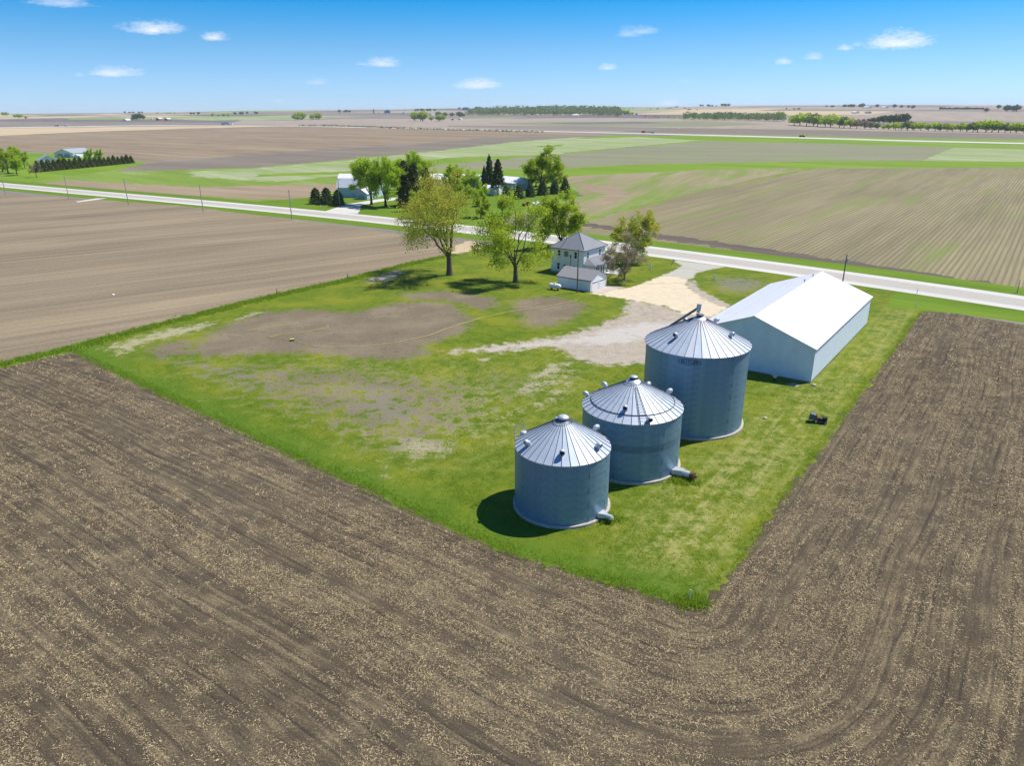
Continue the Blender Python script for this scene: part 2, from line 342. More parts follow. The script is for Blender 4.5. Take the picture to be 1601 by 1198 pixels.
M['house_wall'] = siding('white_lap_siding', (.78, .83, .86), .2, 'Z', depth=.006)
M['garage_wall'] = siding('white_garage_siding', (.80, .84, .87), .2, 'Z', depth=.006)
M['grey_roof'] = siding('grey_standing_seam_roof', (.25, .26, .28), .4, 'X', .0, .03, .5)
M['shingle'] = m_plain('grey_shingles', (.27, .265, .265), .9, 0, .2, 6)
M['white'] = m_plain('white_paint', (.80, .80, .80), .5, 0, .04)
M['glass'] = m_plain('dark_window_glass', (.02, .03, .035), .12)
M['board'] = m_plain('tan_window_board', (.27, .24, .17), .8)
M['blue_wall'] = siding('pale_blue_barn_steel', (.42, .56, .66), .4, 'DIAGONAL')
M['dark'] = m_plain('black_plastic_and_vent_shade', (.02, .024, .03), .5)
M['wood_pole'] = m_plain('weathered_pole_wood', (.20, .145, .11), .9, 0, .25)
M['grey_pole'] = m_plain('silvered_pole_wood', (.36, .34, .31), .9, 0, .2)
M['red_barn'] = siding('red_barn_boards', (.36, .07, .05), .4, 'DIAGONAL')
M['far_white'] = m_plain('distant_white_steel', (.78, .78, .78), .6)
M['far_grey'] = m_plain('distant_grey_roof', (.33, .36, .38), .6)
M['far_blue'] = m_plain('distant_blue_steel', (.16, .27, .40), .6)
M['red_paint'] = m_plain('red_truck_paint', (.45, .04, .04), .35)
M['yellow_paint'] = m_plain('yellow_machine_paint', (.62, .55, .16), .5)
M['orange_paint'] = m_plain('orange_machine_paint', (.5, .16, .05), .6)
M['teal'] = m_plain('teal_trailer_side', (.22, .42, .44), .5)
M['rubber'] = m_plain('tyre_rubber', (.03, .03, .03), .9)
M['hose'] = m_plain('yellow_hose', (.62, .54, .16), .7)
def straw_mat():
    t = NT('corn_stalk_residue'); r = t.attr('tint'); c = t.mix(r, (.22, .165, .085), (.76, .60, .33))
    return t.col(c).set(Roughness=.85).m
M['straw'] = straw_mat()
def leaf_mat(name, c1, c2, c3=None, trans=.35):
    t = NT(name); r = t.attr('tint'); c = t.mix(r, c1, c2)
    if c3: c = t.mix(t.ramp(t.attr('tip'), .45, .85), c, c3)
    t.col(c).set(Roughness=.7)
    tr = t.n('ShaderNodeBsdfTranslucent'); t.put(tr.inputs[0], c); mx = t.n('ShaderNodeMixShader'); mx.inputs[0].default_value = trans
    t.l(t.b.outputs[0], mx.inputs[1]); t.l(tr.outputs[0], mx.inputs[2]); t.l(mx.outputs[0], t.out.inputs[0]); return t.m
M['leaf_spring'] = leaf_mat('spring_green_leaves', (.30, .46, .02), (.56, .70, .05), trans=.5)
M['leaf_olive'] = leaf_mat('olive_green_leaves', (.27, .39, .02), (.56, .64, .05), trans=.5)
M['leaf_gold'] = leaf_mat('green_and_gold_budding_leaves', (.24, .35, .025), (.48, .56, .06), (.55, .50, .07), trans=.5)
M['leaf_purple'] = leaf_mat('purple_brown_buds', (.22, .18, .11), (.40, .34, .22), trans=.4)
M['leaf_pale'] = leaf_mat('pale_green_leaves', (.13, .20, .055), (.25, .32, .11), trans=.3)
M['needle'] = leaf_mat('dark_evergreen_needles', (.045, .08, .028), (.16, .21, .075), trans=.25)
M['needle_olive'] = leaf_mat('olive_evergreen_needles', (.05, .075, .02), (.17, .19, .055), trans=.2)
M['grass_blade'] = leaf_mat('grass_blades', (.17, .30, .014), (.42, .54, .05), trans=.55)
M['bark'] = m_plain('grey_brown_bark', (.13, .105, .085), .95, 0, .3)
M['bark_dark'] = m_plain('dark_bark', (.06, .05, .045), .95, 0, .3)
M['bark_pale'] = m_plain('pale_birch_bark', (.46, .42, .37), .9, 0, .2)

# ------------------------------------------------------------------ object helpers
def mesh_np(name, V, F, mat=None, attrs=None, smooth=False):
    """V (n,3), F (m,k) one face size; quick mesh from arrays"""
    V = np.asarray(V, np.float32); F = np.asarray(F, np.int32)
    me = bpy.data.meshes.new(name); me.vertices.add(len(V)); me.vertices.foreach_set('co', V.ravel())
    k = F.shape[1]; me.loops.add(F.size); me.loops.foreach_set('vertex_index', F.ravel())
    me.polygons.add(len(F)); me.polygons.foreach_set('loop_start', np.arange(0, F.size, k, dtype=np.int32))
    me.polygons.foreach_set('loop_total', np.full(len(F), k, np.int32)) if hasattr(me.polygons[0] if len(F) else None, 'loop_total') and False else None
    me.update(calc_edges=True)
    if smooth: me.polygons.foreach_set('use_smooth', np.ones(len(F), bool))
    for n, (dom, a) in (attrs or {}).items():
        at = me.attributes.new(n, 'FLOAT', dom); at.data.foreach_set('value', np.asarray(a, np.float32))
    if mat: me.materials.append(M[mat] if isinstance(mat, str) else mat)
    return me
def link(name, me, parent=None):
    o = bpy.data.objects.new(name, me); COL.objects.link(o)
    if parent is not None: o.parent = parent
    return o
def tag(o, label=None, cat=None, group=None, kind=None):
    if label: o['label'] = label
    if cat: o['category'] = cat
    if group: o['group'] = group
    if kind: o['kind'] = kind
    return o
def thing(name, label, cat, loc=(0, 0, 0), rz=0.0, group=None):
    o = bpy.data.objects.new(name, None); COL.objects.link(o); o.location = loc; o.rotation_euler = (0, 0, rz); o.empty_display_size = .5
    return tag(o, label, cat, group)

class MB:
    """collects simple shapes, then links them as ONE mesh"""
    def __init__(s): s.v = []; s.f = []
    def add(s, vs, fs):
        b = len(s.v); s.v += [tuple(map(float, v)) for v in vs]; s.f += [tuple(i + b for i in f) for f in fs]; return s
    def box(s, x0, y0, z0, x1, y1, z1):
        return s.add([(x0, y0, z0), (x1, y0, z0), (x1, y1, z0), (x0, y1, z0), (x0, y0, z1), (x1, y0, z1), (x1, y1, z1), (x0, y1, z1)],
                     [(0, 3, 2, 1), (4, 5, 6, 7), (0, 1, 5, 4), (1, 2, 6, 5), (2, 3, 7, 6), (3, 0, 4, 7)])
    def cbox(s, cx, cy, cz, sx, sy, sz): return s.box(cx - sx / 2, cy - sy / 2, cz - sz / 2, cx + sx / 2, cy + sy / 2, cz + sz / 2)
    def tube(s, pts, rad, n=8, cap=True):
        pts = [Vector(p) for p in pts]; rr = rad if isinstance(rad, (list, tuple)) else [rad] * len(pts); rings = []
        for i, p in enumerate(pts):
            d = (pts[min(i + 1, len(pts) - 1)] - pts[max(i - 1, 0)]).normalized()
            a = d.orthogonal().normalized() if i == 0 else (a - d * a.dot(d)).normalized()
            b = d.cross(a); rings.append([p + (a * math.cos(2 * math.pi * k / n) + b * math.sin(2 * math.pi * k / n)) * rr[i] for k in range(n)])
        vs = [v for r in rings for v in r]; fs = []
        for i in range(len(pts) - 1):
            for k in range(n): fs.append((i * n + k, i * n + (k + 1) % n, (i + 1) * n + (k + 1) % n, (i + 1) * n + k))
        if cap: fs += [tuple(range(n - 1, -1, -1)), tuple((len(pts) - 1) * n + k for k in range(n))]
        return s.add(vs, fs)
    def lathe(s, prof, n=32, c=(0, 0), a0=0, a1=2 * math.pi, capb=False, capt=False):
        full = abs(a1 - a0 - 2 * math.pi) < 1e-6; m = n if full else n + 1; vs = []; fs = []
        for r, z in prof:
            for k in range(m):
                a = a0 + (a1 - a0) * k / n; vs.append((c[0] + r * math.cos(a), c[1] + r * math.sin(a), z))
        for i in range(len(prof) - 1):
            for k in range(n):
                k2 = (k + 1) % m if full else k + 1; fs.append((i * m + k, i * m + k2, (i + 1) * m + k2, (i + 1) * m + k))
        if capb: fs.append(tuple(range(m - 1, -1, -1)))
        if capt: fs.append(tuple((len(prof) - 1) * m + k for k in range(m)))
        return s.add(vs, fs)
    def prism(s, poly, y0, y1):       # poly in x,z extruded along y
        n = len(poly); vs = [(x, y0, z) for x, z in poly] + [(x, y1, z) for x, z in poly]
        return s.add(vs, [tuple(range(n)), tuple(range(2 * n - 1, n - 1, -1))] + [(i, i + n, (i + 1) % n + n, (i + 1) % n) for i in range(n)])
    def slab(s, quad, t):             # thick sheet: polygon given by 3D points, thickness t along its normal
        q = [Vector(p) for p in quad]; nn = (q[1] - q[0]).cross(q[2] - q[0]).normalized() * t; n = len(q)
        return s.add(q + [p + nn for p in q], [tuple(range(n - 1, -1, -1)), tuple(range(n, 2 * n))] + [(i, (i + 1) % n, (i + 1) % n + n, i + n) for i in range(n)])
    def mesh(s, name, mat, smooth=False):
        me = bpy.data.meshes.new(name); me.from_pydata(s.v, [], s.f); me.update()
        bm = bmesh.new(); bm.from_mesh(me); bmesh.ops.recalc_face_normals(bm, faces=bm.faces); bm.to_mesh(me); bm.free()
        if smooth: me.shade_smooth()
        me.materials.append(M[mat] if isinstance(mat, str) else mat); return me
    def build(s, name, mat, parent=None, smooth=False): return link(name, s.mesh(name, mat, smooth), parent)

# ------------------------------------------------------------------ the ground, cut into its fields
def world_poly(px, jit=0.0, seed=0, closed=True):
    P = survey(px); out = []; rs = np.random.default_rng(seed)
    for a, b in list(zip(P, np.roll(P, -1, 0)))[:None if closed else -1]:
        L = np.hypot(*(b - a)); r = max(60, min(np.hypot(*a), np.hypot(*b))); n = int(max(1, min(160, L / (r * .009)))) if jit else int(max(1, min(20, L / (r * .08))))
        nn = np.array([-(b - a)[1], (b - a)[0]]) / max(L, 1e-6)
        for i in range(n):
            out.append(a + (b - a) * i / n + (nn * rs.normal() * jit * (1 if i else .3)))
    return np.array(out)

# road axis from measured crossings
_road_px = [(2, 288.5), (180, 306.6), (330, 317.6), (480, 330.4), (640, 348.3), (1200, 421), (1400, 445), (1601, 470.7)]
RN = np.array([.58, .815]); RT = np.array([.815, -.58])
_rw = survey(_road_px); _rc = np.polyfit(_rw @ RT, _rw @ RN, 3)
def road_at(t, off=0.0):
    tt = np.clip(t, -520, 120); o = np.polyval(_rc, tt) + (t - tt) * np.polyval(np.polyder(_rc), tt)
    s = np.polyval(np.polyder(_rc), tt); n = RN - RT * s; n = n / np.hypot(*n); return RT * t + RN * o + n * off
def road_strip(t0, t1, a, b, step=14):
    ts = np.linspace(t0, t1, int((t1 - t0) / step) + 2)
    return np.array([road_at(t, a) for t in ts] + [road_at(t, b) for t in ts[::-1]])

YARD_LL = [(110, 548), (200, 592), (300, 640), (400, 687), (500, 733), (600, 778), (700, 826), (800, 866), (900, 898), (1000, 925), (1060, 944)]
YARD_R = [(1082, 946), (1105, 936), (1150, 888), (1200, 815), (1250, 745), (1300, 680), (1350, 610), (1400, 545), (1430, 500), (1445, 487)]
YARD = YARD_LL + YARD_R + [(1601, 494), (2100, 580), (2100, 520), (1601, 470), (1200, 421), (900, 382), (768, 384), (710, 400), (640, 414), (545, 439), (420, 466), (300, 496), (200, 522), (112, 543)]
FIELDS = [  # (object name, material, picture outline, edge jitter) from far to near priority
    ('cropland', 'far_dark', [(-500, 187), (0, 187), (130, 185), (340, 184.5), (460, 188), (300, 193), (100, 196), (0, 199), (-500, 205)], 0),
    ('cropland', 'far_brown', [(-500, 190), (0, 189.5), (120, 190.5), (330, 191), (360, 193), (250, 195), (100, 197), (0, 199), (-500, 205)], 0),
    ('cropland', 'far_green', [(100, 184), (330, 181.5), (460, 183), (300, 186.5), (110, 186.5)], 0),
    ('cropland', 'pale_green', [(270, 184.5), (420, 183), (520, 184), (470, 186.6), (330, 188), (290, 187)], 0),
    ('cropland', 'far_green', [(395, 184), (500, 182.5), (500, 185), (420, 186)], 0),
    ('cropland', 'pink_brown', [(380, 187), (460, 188), (700, 186), (960, 184), (1200, 186), (1601, 205), (2100, 212), (2100, 225), (1601, 222), (1200, 212), (800, 202), (560, 197), (420, 195), (350, 194)], 0),
    ('cropland', 'far_brown', [(500, 183), (700, 181), (960, 181), (700, 185), (520, 186)], 0),
    ('cropland', 'mixed_green', [(760, 192), (900, 190), (1100, 189), (1200, 194), (1100, 198), (880, 197)], 0),
    ('cropland', 'far_dark', [(850, 192), (1000, 190), (1050, 192.5), (900, 194)], 0),
    ('cropland', 'far_brown', [(700, 196), (900, 197), (1060, 200), (1050, 206), (900, 203.5), (700, 198)], 0),
    ('cropland', 'brown_dark', [(960, 206), (1070, 200), (1300, 203), (1601, 210), (2100, 222), (2100, 232), (1601, 222.5), (1300, 214.5), (1200, 211.5)], 0),
    ('tilled_field', 'brown_big', [(-500, 222), (0, 212), (300, 201), (460, 196.5), (560, 199), (700, 202), (850, 206), (960, 211), (860, 212), (760, 214), (650, 225), (520, 232), (400, 241.5), (230, 253), (205, 250), (150, 246), (110, 242), (0, 234), (-500, 240)], 2),
    ('stubble_field', 'tan_strip', [(-500, 204), (0, 200.5), (250, 197.3), (480, 195.7), (440, 196.7), (300, 200.5), (130, 206), (0, 212), (-500, 222)], 0),
    ('tilled_field', 'brown_dark', [(207, 257), (300, 250), (400, 243), (520, 233.5), (650, 226), (760, 215.5), (860, 213), (960, 212), (800, 222), (650, 239), (400, 262), (300, 266), (180, 268), (200, 262)], 2),
    ('meadow', 'meadow', [(-500, 262), (0, 262), (200, 262), (180, 268), (400, 262), (650, 239), (880, 218), (1100, 210), (2100, 226), (2100, 262), (1601, 262), (1100, 266), (900, 285), (900, 330), (640, 345), (330, 316), (0, 288), (-500, 250)], 0),
    ('meadow', 'bright_grass', [(-500, 238), (0, 238), (110, 240), (205, 251), (230, 255), (190, 264), (0, 290), (-500, 262)], 1),
    ('cover_crop_field', 'pale_green', [(300, 268), (400, 263), (520, 252), (650, 239.5), (800, 222), (900, 214.5), (1000, 213.5), (1100, 219), (1020, 226), (880, 238), (880, 241), (700, 246), (560, 272), (430, 284), (300, 276)], 3),
    ('meadow', 'bright_grass', [(400, 272.5), (540, 268), (680, 252), (800, 246.5), (880, 241), (880, 243.5), (800, 249), (680, 256), (540, 272.5), (400, 276)], 2),
    ('meadow', 'bright_grass', [(840, 228), (880, 225.5), (880, 228), (845, 230)], 2),
    ('meadow', 'bright_grass', [(890, 217), (960, 211), (1200, 216), (1601, 231), (1601, 233.5), (1300, 224.5), (1110, 220), (1000, 214)], 1),
    ('tilled_field', 'mixed_green', [(640, 263), (730, 254), (880, 240), (1000, 229), (1110, 220.5), (1300, 224.5), (1491, 230.5), (1442, 251), (1300, 251.5), (1000, 256.5), (880, 263), (760, 264)], 2),
    ('cover_crop_field', 'pale_green', [(1491, 230.5), (1601, 233), (2100, 250), (2100, 262), (1601, 254), (1442, 251)], 1),
    ('grass_waterway', 'bright_grass', [(700, 268), (880, 263.5), (1000, 257), (1300, 252), (1601, 252.5), (2100, 258), (2100, 268), (1601, 261.5), (1300, 260.5), (1100, 265), (960, 272), (880, 273), (700, 285)], 2),
    ('ploughed_strip', 'red_brown', [(60, 288), (110, 281.5), (180, 286), (300, 292.5), (500, 288), (560, 290), (480, 309), (400, 312), (300, 306), (180, 297), (60, 291)], 2),
    ('planted_field', 'planted_b', [(880, 275), (960, 272), (1100, 265.5), (1245, 262), (1200, 281), (1060, 314), (940, 342), (900, 356), (840, 352), (850, 335), (895, 326), (905, 300)], 2),
    ('planted_field', 'planted', [(880, 350), (930, 338), (1060, 306), (1195, 276), (1250, 263), (1601, 262), (2100, 268), (2100, 600), (1601, 468), (1400, 436), (1200, 405), (1000, 376), (880, 362)], 1),
    ('headland', 'red_brown', [(905, 287), (960, 292), (985, 300), (975, 312), (930, 322), (900, 331), (900, 326), (945, 312), (955, 303), (905, 294)], 2),
    ('grass_strip', 'bright_grass', [(900, 346), (1000, 321), (1100, 300), (1240, 268), (1262, 262), (1275, 263), (1200, 279), (1060, 309), (1000, 325), (930, 342), (905, 352)], 1),
    ('bare_soil_strip', 'dark_strip', [(900, 346), (1000, 361), (1200, 389), (1400, 419), (1601, 449), (2100, 560), (2100, 580), (1601, 462), (1400, 429), (1200, 399), (1000, 369), (900, 352)], 1),
    ('farmstead_lawn', 'verge', [(370, 317), (480, 309), (545, 303), (600, 292), (700, 288), (800, 285), (900, 297), (912, 306), (870, 313), (830, 321), (800, 340), (740, 350), (700, 352), (640, 343), (480, 327)], 1),
]
def near_regions():
    R = []
    R.append(('highway', 'shoulder', survey([(-500, 205), (0, 199), (250, 195.2), (352, 194.9), (450, 196.5), (560, 198.3), (700, 200.8), (800, 203.2), (900, 205.7), (1000, 207.8), (1200, 212.8), (1400, 218.6), (1601, 223), (2100, 233),
                                         (2100, 235), (1601, 224.8), (1400, 220.2), (1200, 214.4), (1000, 209), (900, 206.7), (800, 204.3), (700, 202), (560, 199), (450, 197), (352, 195.5), (250, 195.9), (0, 200), (-500, 206.5)])))
    R.append(('foreground_field', 'foreground', np.vstack([[(-420, 40)], survey([(-500, 707), (0, 573), (110, 545), (300, 530), (700, 450), (1200, 440), (1601, 508), (2100, 590)]), [(420, -60), (300, -90), (-300, -90)]])))
    R.append(('road_verge', 'verge', road_strip(-720, 420, -16.5, 17)))
    R.append(('tilled_field', 'tilled_left', world_poly([(-500, 262), (0, 303.5), (150, 312), (300, 323), (450, 342.5), (600, 363), (655, 371), (700, 377), (768, 384), (768, 388), (712, 400), (640, 415), (545, 439), (420, 466), (300, 496), (200, 522), (0, 571), (-500, 700)], .5, 3)))
    R.append(('stubble_corner', 'tan_strip', world_poly([(706, 398), (768, 387.5), (752, 381), (733, 376.5), (715, 383)], .5, 4)))
    R.append(('grass_margin', 'verge', world_poly([(-500, 700), (0, 567), (110, 539), (200, 516), (300, 491), (420, 461.5), (545, 434), (640, 411), (712, 396), (714, 401), (640, 416), (545, 441), (420, 469), (300, 500), (200, 526), (112, 550), (0, 575), (-500, 712)], .22, 6)))
    R.append(('yard', 'lawn', world_poly([(q[0], q[1]) for q in YARD], .3, 7)))
    R.append(('road_verge', 'verge', world_poly([(1385, 480), (1445, 484), (1601, 505), (2100, 600), (2100, 540), (1601, 483), (1400, 455)], .3, 8)))
    R.append(('farm_track', 'shoulder', world_poly([(118, 315.2), (150, 310), (168, 309.5), (152, 312), (122, 316)], 0, 9)))
    R.append(('farm_drive', 'shoulder', world_poly([(505, 331), (545, 318.5), (590, 311.5), (625, 308), (650, 309), (630, 311.8), (590, 315.5), (565, 321), (560, 334)], .3, 10)))
    R.append(('road_shoulder', 'shoulder', road_strip(-720, 420, -7.4, 7.4)))
    R.append(('road', 'pavement', road_strip(-720, 420, -4.2, 4.2)))
    return R

def build_ground():
    polys = []; info = []
    # far parcels on the section grid
    rs = np.random.default_rng(21)
    mats = ['pink_brown', 'pink_brown', 'far_brown', 'far_brown', 'far_dark', 'far_green', 'pale_green', 'tan_strip']
    base = []
    L = 640
    for i in range(-16, 17):
        for j in range(-14, 17):
            c = D1 * (i + .5) * L + D2 * (j + .5) * L
            r = np.hypot(*c)
            if r < 2300 or r > 9500 or c[1] < 900 or abs(c[0]) > c[1] * 1.3: continue
            k = rs.integers(1, 4); cuts = np.sort(np.r_[0, rs.uniform(.2, .8, k - 1), 1]); ax = rs.random() < .5
            for a, b in zip(cuts[:-1], cuts[1:]):
                q = [(i, j + a), (i + 1, j + a), (i + 1, j + b), (i, j + b)] if ax else [(i + a, j), (i + b, j), (i + b, j + 1), (i + a, j + 1)]
                base.append((np.array([D1 * u * L + D2 * v * L for u, v in q]), mats[rs.integers(len(mats))] if c[0] < 1500 else mats[rs.integers(4)]))
    for P, m in base: polys.append(P); info.append(('cropland', m))
    for s, (n, m, px, j) in enumerate(FIELDS): polys.append(world_poly(px, j, 100 + s)); info.append((n, m))
    for n, m, P in near_regions(): polys.append(np.asarray(P)); info.append((n, m))
    yard_i = [i for i, (n, m) in enumerate(info) if n == 'yard'][0]
    YW = polys[yard_i]
    # scatter of sheet points, closer together near the yard
    rr = [18.0]
    while rr[-1] < 15500: rr.append(rr[-1] * 1.034)
    th = np.radians(np.arange(-72, 72.1, 1.2)); g = []
    for k, r in enumerate(rr): a = th + (k % 2) * math.radians(.6); g.append(np.stack([np.sin(a) * r, np.cos(a) * r], 1))
    g = np.vstack(g)
    back = np.array([(x, y) for x in range(-16000, 16001, 1600) for y in (-3000, -1500, -600)] + [(x, y) for x in range(-90, 91, 12) for y in (-40, -25, -10, 4)], float)
    gx, gy = np.meshgrid(np.arange(-90, 130, 1.0), np.arange(48, 235, 1.0)); q = np.stack([gx.ravel(), gy.ravel()], 1) + rng.uniform(-.3, .3, (gx.size, 2))
    q = q[sdist(YW, q[:, 0], q[:, 1]) > .7]
    ok = sdist(YW, g[:, 0], g[:, 1]) < -.7
    pts = np.vstack([g[ok], back, q, [(-16000, 16000), (16000, 16000), (-16000, -3000), (16000, -3000)]])
    V = [Vector(p) for p in pts]; faces = []
    for P in polys:
        P = np.asarray(P); Pn = np.roll(P, -1, 0)
        if (P[:, 0] * Pn[:, 1] - Pn[:, 0] * P[:, 1]).sum() < 0: P = P[::-1]
        b = len(V); V += [Vector(p) for p in P]; faces.append(list(range(b, b + len(P))))
    v, e, f, ov, oe, of = delaunay_2d_cdt(V, [], faces, 0, 1e-3, False)
    XY = np.array([(p.x, p.y) for p in v]); Z = height(XY[:, 0], XY[:, 1])
    T = np.array([t if len(t) == 3 else t[:3] for t in f], np.int32)
    a, b, c = XY[T[:, 0]], XY[T[:, 1]], XY[T[:, 2]]
    reg = np.full(len(T), -1); cen = (a + b + c) / 3
    for i, P in enumerate(polys):
        P = np.asarray(P); lo, hi = P.min(0), P.max(0)
        k = np.where((cen[:, 0] >= lo[0]) & (cen[:, 0] <= hi[0]) & (cen[:, 1] >= lo[1]) & (cen[:, 1] <= hi[1]))[0]
        if len(k): reg[k[inside(P, cen[k, 0], cen[k, 1])]] = i
    flip = ((b - a)[:, 0] * (c - a)[:, 1] - (b - a)[:, 1] * (c - a)[:, 0]) < 0
    T[flip] = T[flip][:, ::-1]
    # merge far parcels by material
    groups = {}
    for i in np.unique(reg):
        if i < 0: key = ('ground', 'far_brown', -1)
        elif i < len(base): key = ('cropland', info[i][1], -2)
        else: key = (info[i][0], info[i][1], int(i))
        groups.setdefault(key, []).append(i)
    for (n, m, i), ids in groups.items():
        t = T[np.isin(reg, ids)]; used, inv = np.unique(t, return_inverse=True); t = inv.reshape(t.shape)
        X = XY[used]; at = {}
        if n == 'foreground_field': al, ac = row_coords(X[:, 0], X[:, 1]); at = {'row_along': ('POINT', al), 'row_across': ('POINT', ac)}
        if n == 'yard': at = {k: ('POINT', a_) for k, a_ in yard_masks(X).items()}
        o = link(n, mesh_np(n, np.c_[X, Z[used]], t, m, at, True)); tag(o, kind='structure')
    return YW

LLW = survey([(112, 548), (1070, 946)]); RW = survey([(1082, 946), (1440, 490)])
CORNER = survey([(1075, 946)])[0]
def row_coords(x, y):
    rx, ry = x - CORNER[0], y - CORNER[1]
    a = rx * D2[0] + ry * D2[1]; b = rx * D1[0] + ry * D1[1]     # a: along lower-left edge (yard at a<0), b: along right edge (yard at b>0)
    # yard quadrant is a<0, b>0; distance to it
    da = np.maximum(a, 0); db = np.maximum(-b, 0); across = np.hypot(da, db)
    ang = np.arctan2(da, np.maximum(db, 1e-6)); along = np.where(a < 0, a, np.where(b > 0, b + math.pi / 2 * across, ang * across))
    # second set of passes further out at the right sweeps round a turn
    return along, across + 1.2 * (vnoise(x / 14, y / 14, 3) - .5)

Q = lambda px, sx=1.0: survey(px)
def yard_masks(X):
    x, y = X[:, 0], X[:, 1]
    def m(px, soft, amp=1.0):
        return np.clip(.5 + sdist(survey(px), x, y) / (2 * soft), 0, 1) * amp
    out = {}
    soil = [[(295, 554), (325, 524), (362, 505), (411, 490), (475, 484), (512, 486), (550, 490), (598, 479), (627, 473), (680, 473), (707, 477), (728, 493), (739, 500), (723, 519), (688, 532), (655, 543), (675, 551), (627, 562), (562, 560), (475, 551), (418, 551), (362, 557)],
            [(627, 460), (653, 457), (693, 455), (733, 460), (774, 467), (771, 481), (750, 484), (733, 476), (693, 469), (645, 468)],
            [(803, 471), (840, 465), (867, 464), (907, 473), (915, 477), (896, 497), (867, 508), (835, 512), (814, 500), (827, 491), (806, 489)],
            [(235, 545), (290, 530), (300, 550), (250, 560)]]
    out['soil'] = np.max([m(p, 5.0) for p in soil] + [m([(230, 560), (560, 562), (760, 590), (780, 640), (700, 720), (600, 720), (450, 660), (320, 610)], 8, .52), m([(680, 560), (900, 575), (860, 640), (760, 660)], 8, .40)], 0)
    out['grey'] = np.max([m([(600, 590), (660, 640), (720, 655), (700, 664), (640, 668), (600, 664), (545, 645), (560, 605)], 5, .62), m([(1110, 434), (1165, 432), (1208, 441), (1190, 455), (1150, 462), (1112, 450)], 4, .62),
                          m([(730, 590), (790, 575), (800, 600), (740, 620)], 5, .45), m([(230, 560), (330, 555), (480, 600), (420, 620), (300, 590)], 6, .5)], 0)
    out['straw'] = np.max([m([(330, 560), (600, 565), (760, 590), (830, 600), (800, 680), (700, 720), (620, 745), (520, 700), (380, 640), (250, 580)], 12, .50),
                           m([(822, 591), (860, 570), (902, 563), (880, 580), (840, 596)], 2, .8), m([(795, 605), (860, 590), (900, 580), (905, 590), (860, 605), (815, 627)], 3, .75), m([(755, 662), (790, 650), (850, 622), (860, 626), (800, 652), (765, 664)], 2, .75),
                           m([(870, 600), (915, 585), (910, 605), (860, 640), (845, 650), (840, 630)], 3, .6), m([(600, 682), (660, 672), (720, 700), (690, 717), (620, 714)], 4, .75), m([(150, 545), (260, 512), (350, 500), (330, 515), (230, 540), (190, 560)], 3, .62),
                           m([(360, 500), (400, 488), (420, 484), (412, 490), (370, 502)], 1.5, .8), m([(745, 560), (770, 561), (768, 566), (746, 566)], 1.0, .8), m([(540, 660), (600, 665), (600, 700), (545, 690)], 4, .6)], 0)
    out['dirt'] = np.max([m([(985, 468), (1045, 480), (1071, 490), (1130, 480), (1140, 530), (1060, 560), (1015, 567), (947, 572), (902, 563), (883, 548), (862, 543), (814, 546), (774, 552), (745, 548), (705, 553), (700, 549), (800, 537), (840, 532), (888, 524), (934, 510), (974, 493)], 3.2),
                          m([(565, 437), (625, 419), (640, 425), (613, 441), (568, 444)], 3, .6), m([(1066, 440), (1092, 436), (1090, 448), (1125, 468), (1150, 478), (1120, 486), (1078, 462)], 1.5, .75), m([(925, 452), (955, 446), (985, 451), (940, 458)], .6),
                          m([(1230, 597), (1250, 600), (1245, 606), (1228, 603)], .6, .8)], 0)
    out['pale'] = np.max([m([(745, 549), (800, 540), (870, 533), (925, 523), (960, 512), (1000, 505), (1060, 500), (1060, 520), (960, 540), (900, 537), (862, 540), (800, 545)], 3, .85), m([(1040, 434), (1033, 431), (1052, 424), (1067, 415.5), (1050, 406), (1135, 417), (1112, 421), (1088, 427), (1082, 436), (1060, 437)], .8)], 0)
    out['sand'] = m([(922, 459), (948, 449.5), (970, 453.5), (985, 450), (1015, 439), (1033, 431.5), (1060, 433), (1073, 437), (1075, 449), (1092, 462), (1110, 473), (1140, 482), (1115, 495), (1071, 492), (1045, 480), (1010, 473), (985, 469), (950, 463)], 1.6)
    tr = []
    for cl in ([(1000, 476), (1010, 492), (1030, 505), (1060, 512)], [(1012, 474), (1020, 488), (1040, 500), (1070, 505)], [(960, 503), (1000, 494), (1030, 484), (1050, 482)], [(955, 508), (1000, 500), (1040, 490)], [(850, 545), (930, 548), (1000, 556)], [(975, 520), (1010, 530), (1030, 545)]):
        P = survey(cl); d = np.full(len(x), 1e9)
        for a, b in zip(P[:-1], P[1:]):
            e = b - a; t = np.clip(((x - a[0]) * e[0] + (y - a[1]) * e[1]) / (e @ e), 0, 1); d = np.minimum(d, np.hypot(x - a[0] - t * e[0], y - a[1] - t * e[1]))
        tr.append(np.clip(1 - d / .8, 0, 1) * .62)
    out['track'] = np.max(tr, 0)
    out['dry'] = np.max([m([(1090, 720), (1180, 650), (1290, 580), (1400, 480), (1430, 490), (1300, 670), (1180, 840), (1090, 930), (960, 870), (1000, 790)], 4, 1.0), m([(1190, 600), (1290, 610), (1250, 700), (1150, 720)], 5, .6), m([(500, 560), (900, 560), (860, 690), (650, 720)], 10, .5)], 0)
    sd = sdist(survey(YARD), x, y); fd = sdist(survey([(0, 0)] if False else YARD_LL + [(112, 543)]), x, y)
    d = np.full(len(x), 1e9); P = survey(YARD_LL)
    for a, b in zip(P[:-1], P[1:]):
        e = b - a; t = np.clip(((x - a[0]) * e[0] + (y - a[1]) * e[1]) / (e @ e), 0, 1); d = np.minimum(d, np.hypot(x - a[0] - t * e[0], y - a[1] - t * e[1]))
    out['rank'] = np.clip(1.3 - d / 4.5, 0, 1)
    return out

YARD_W = build_ground()

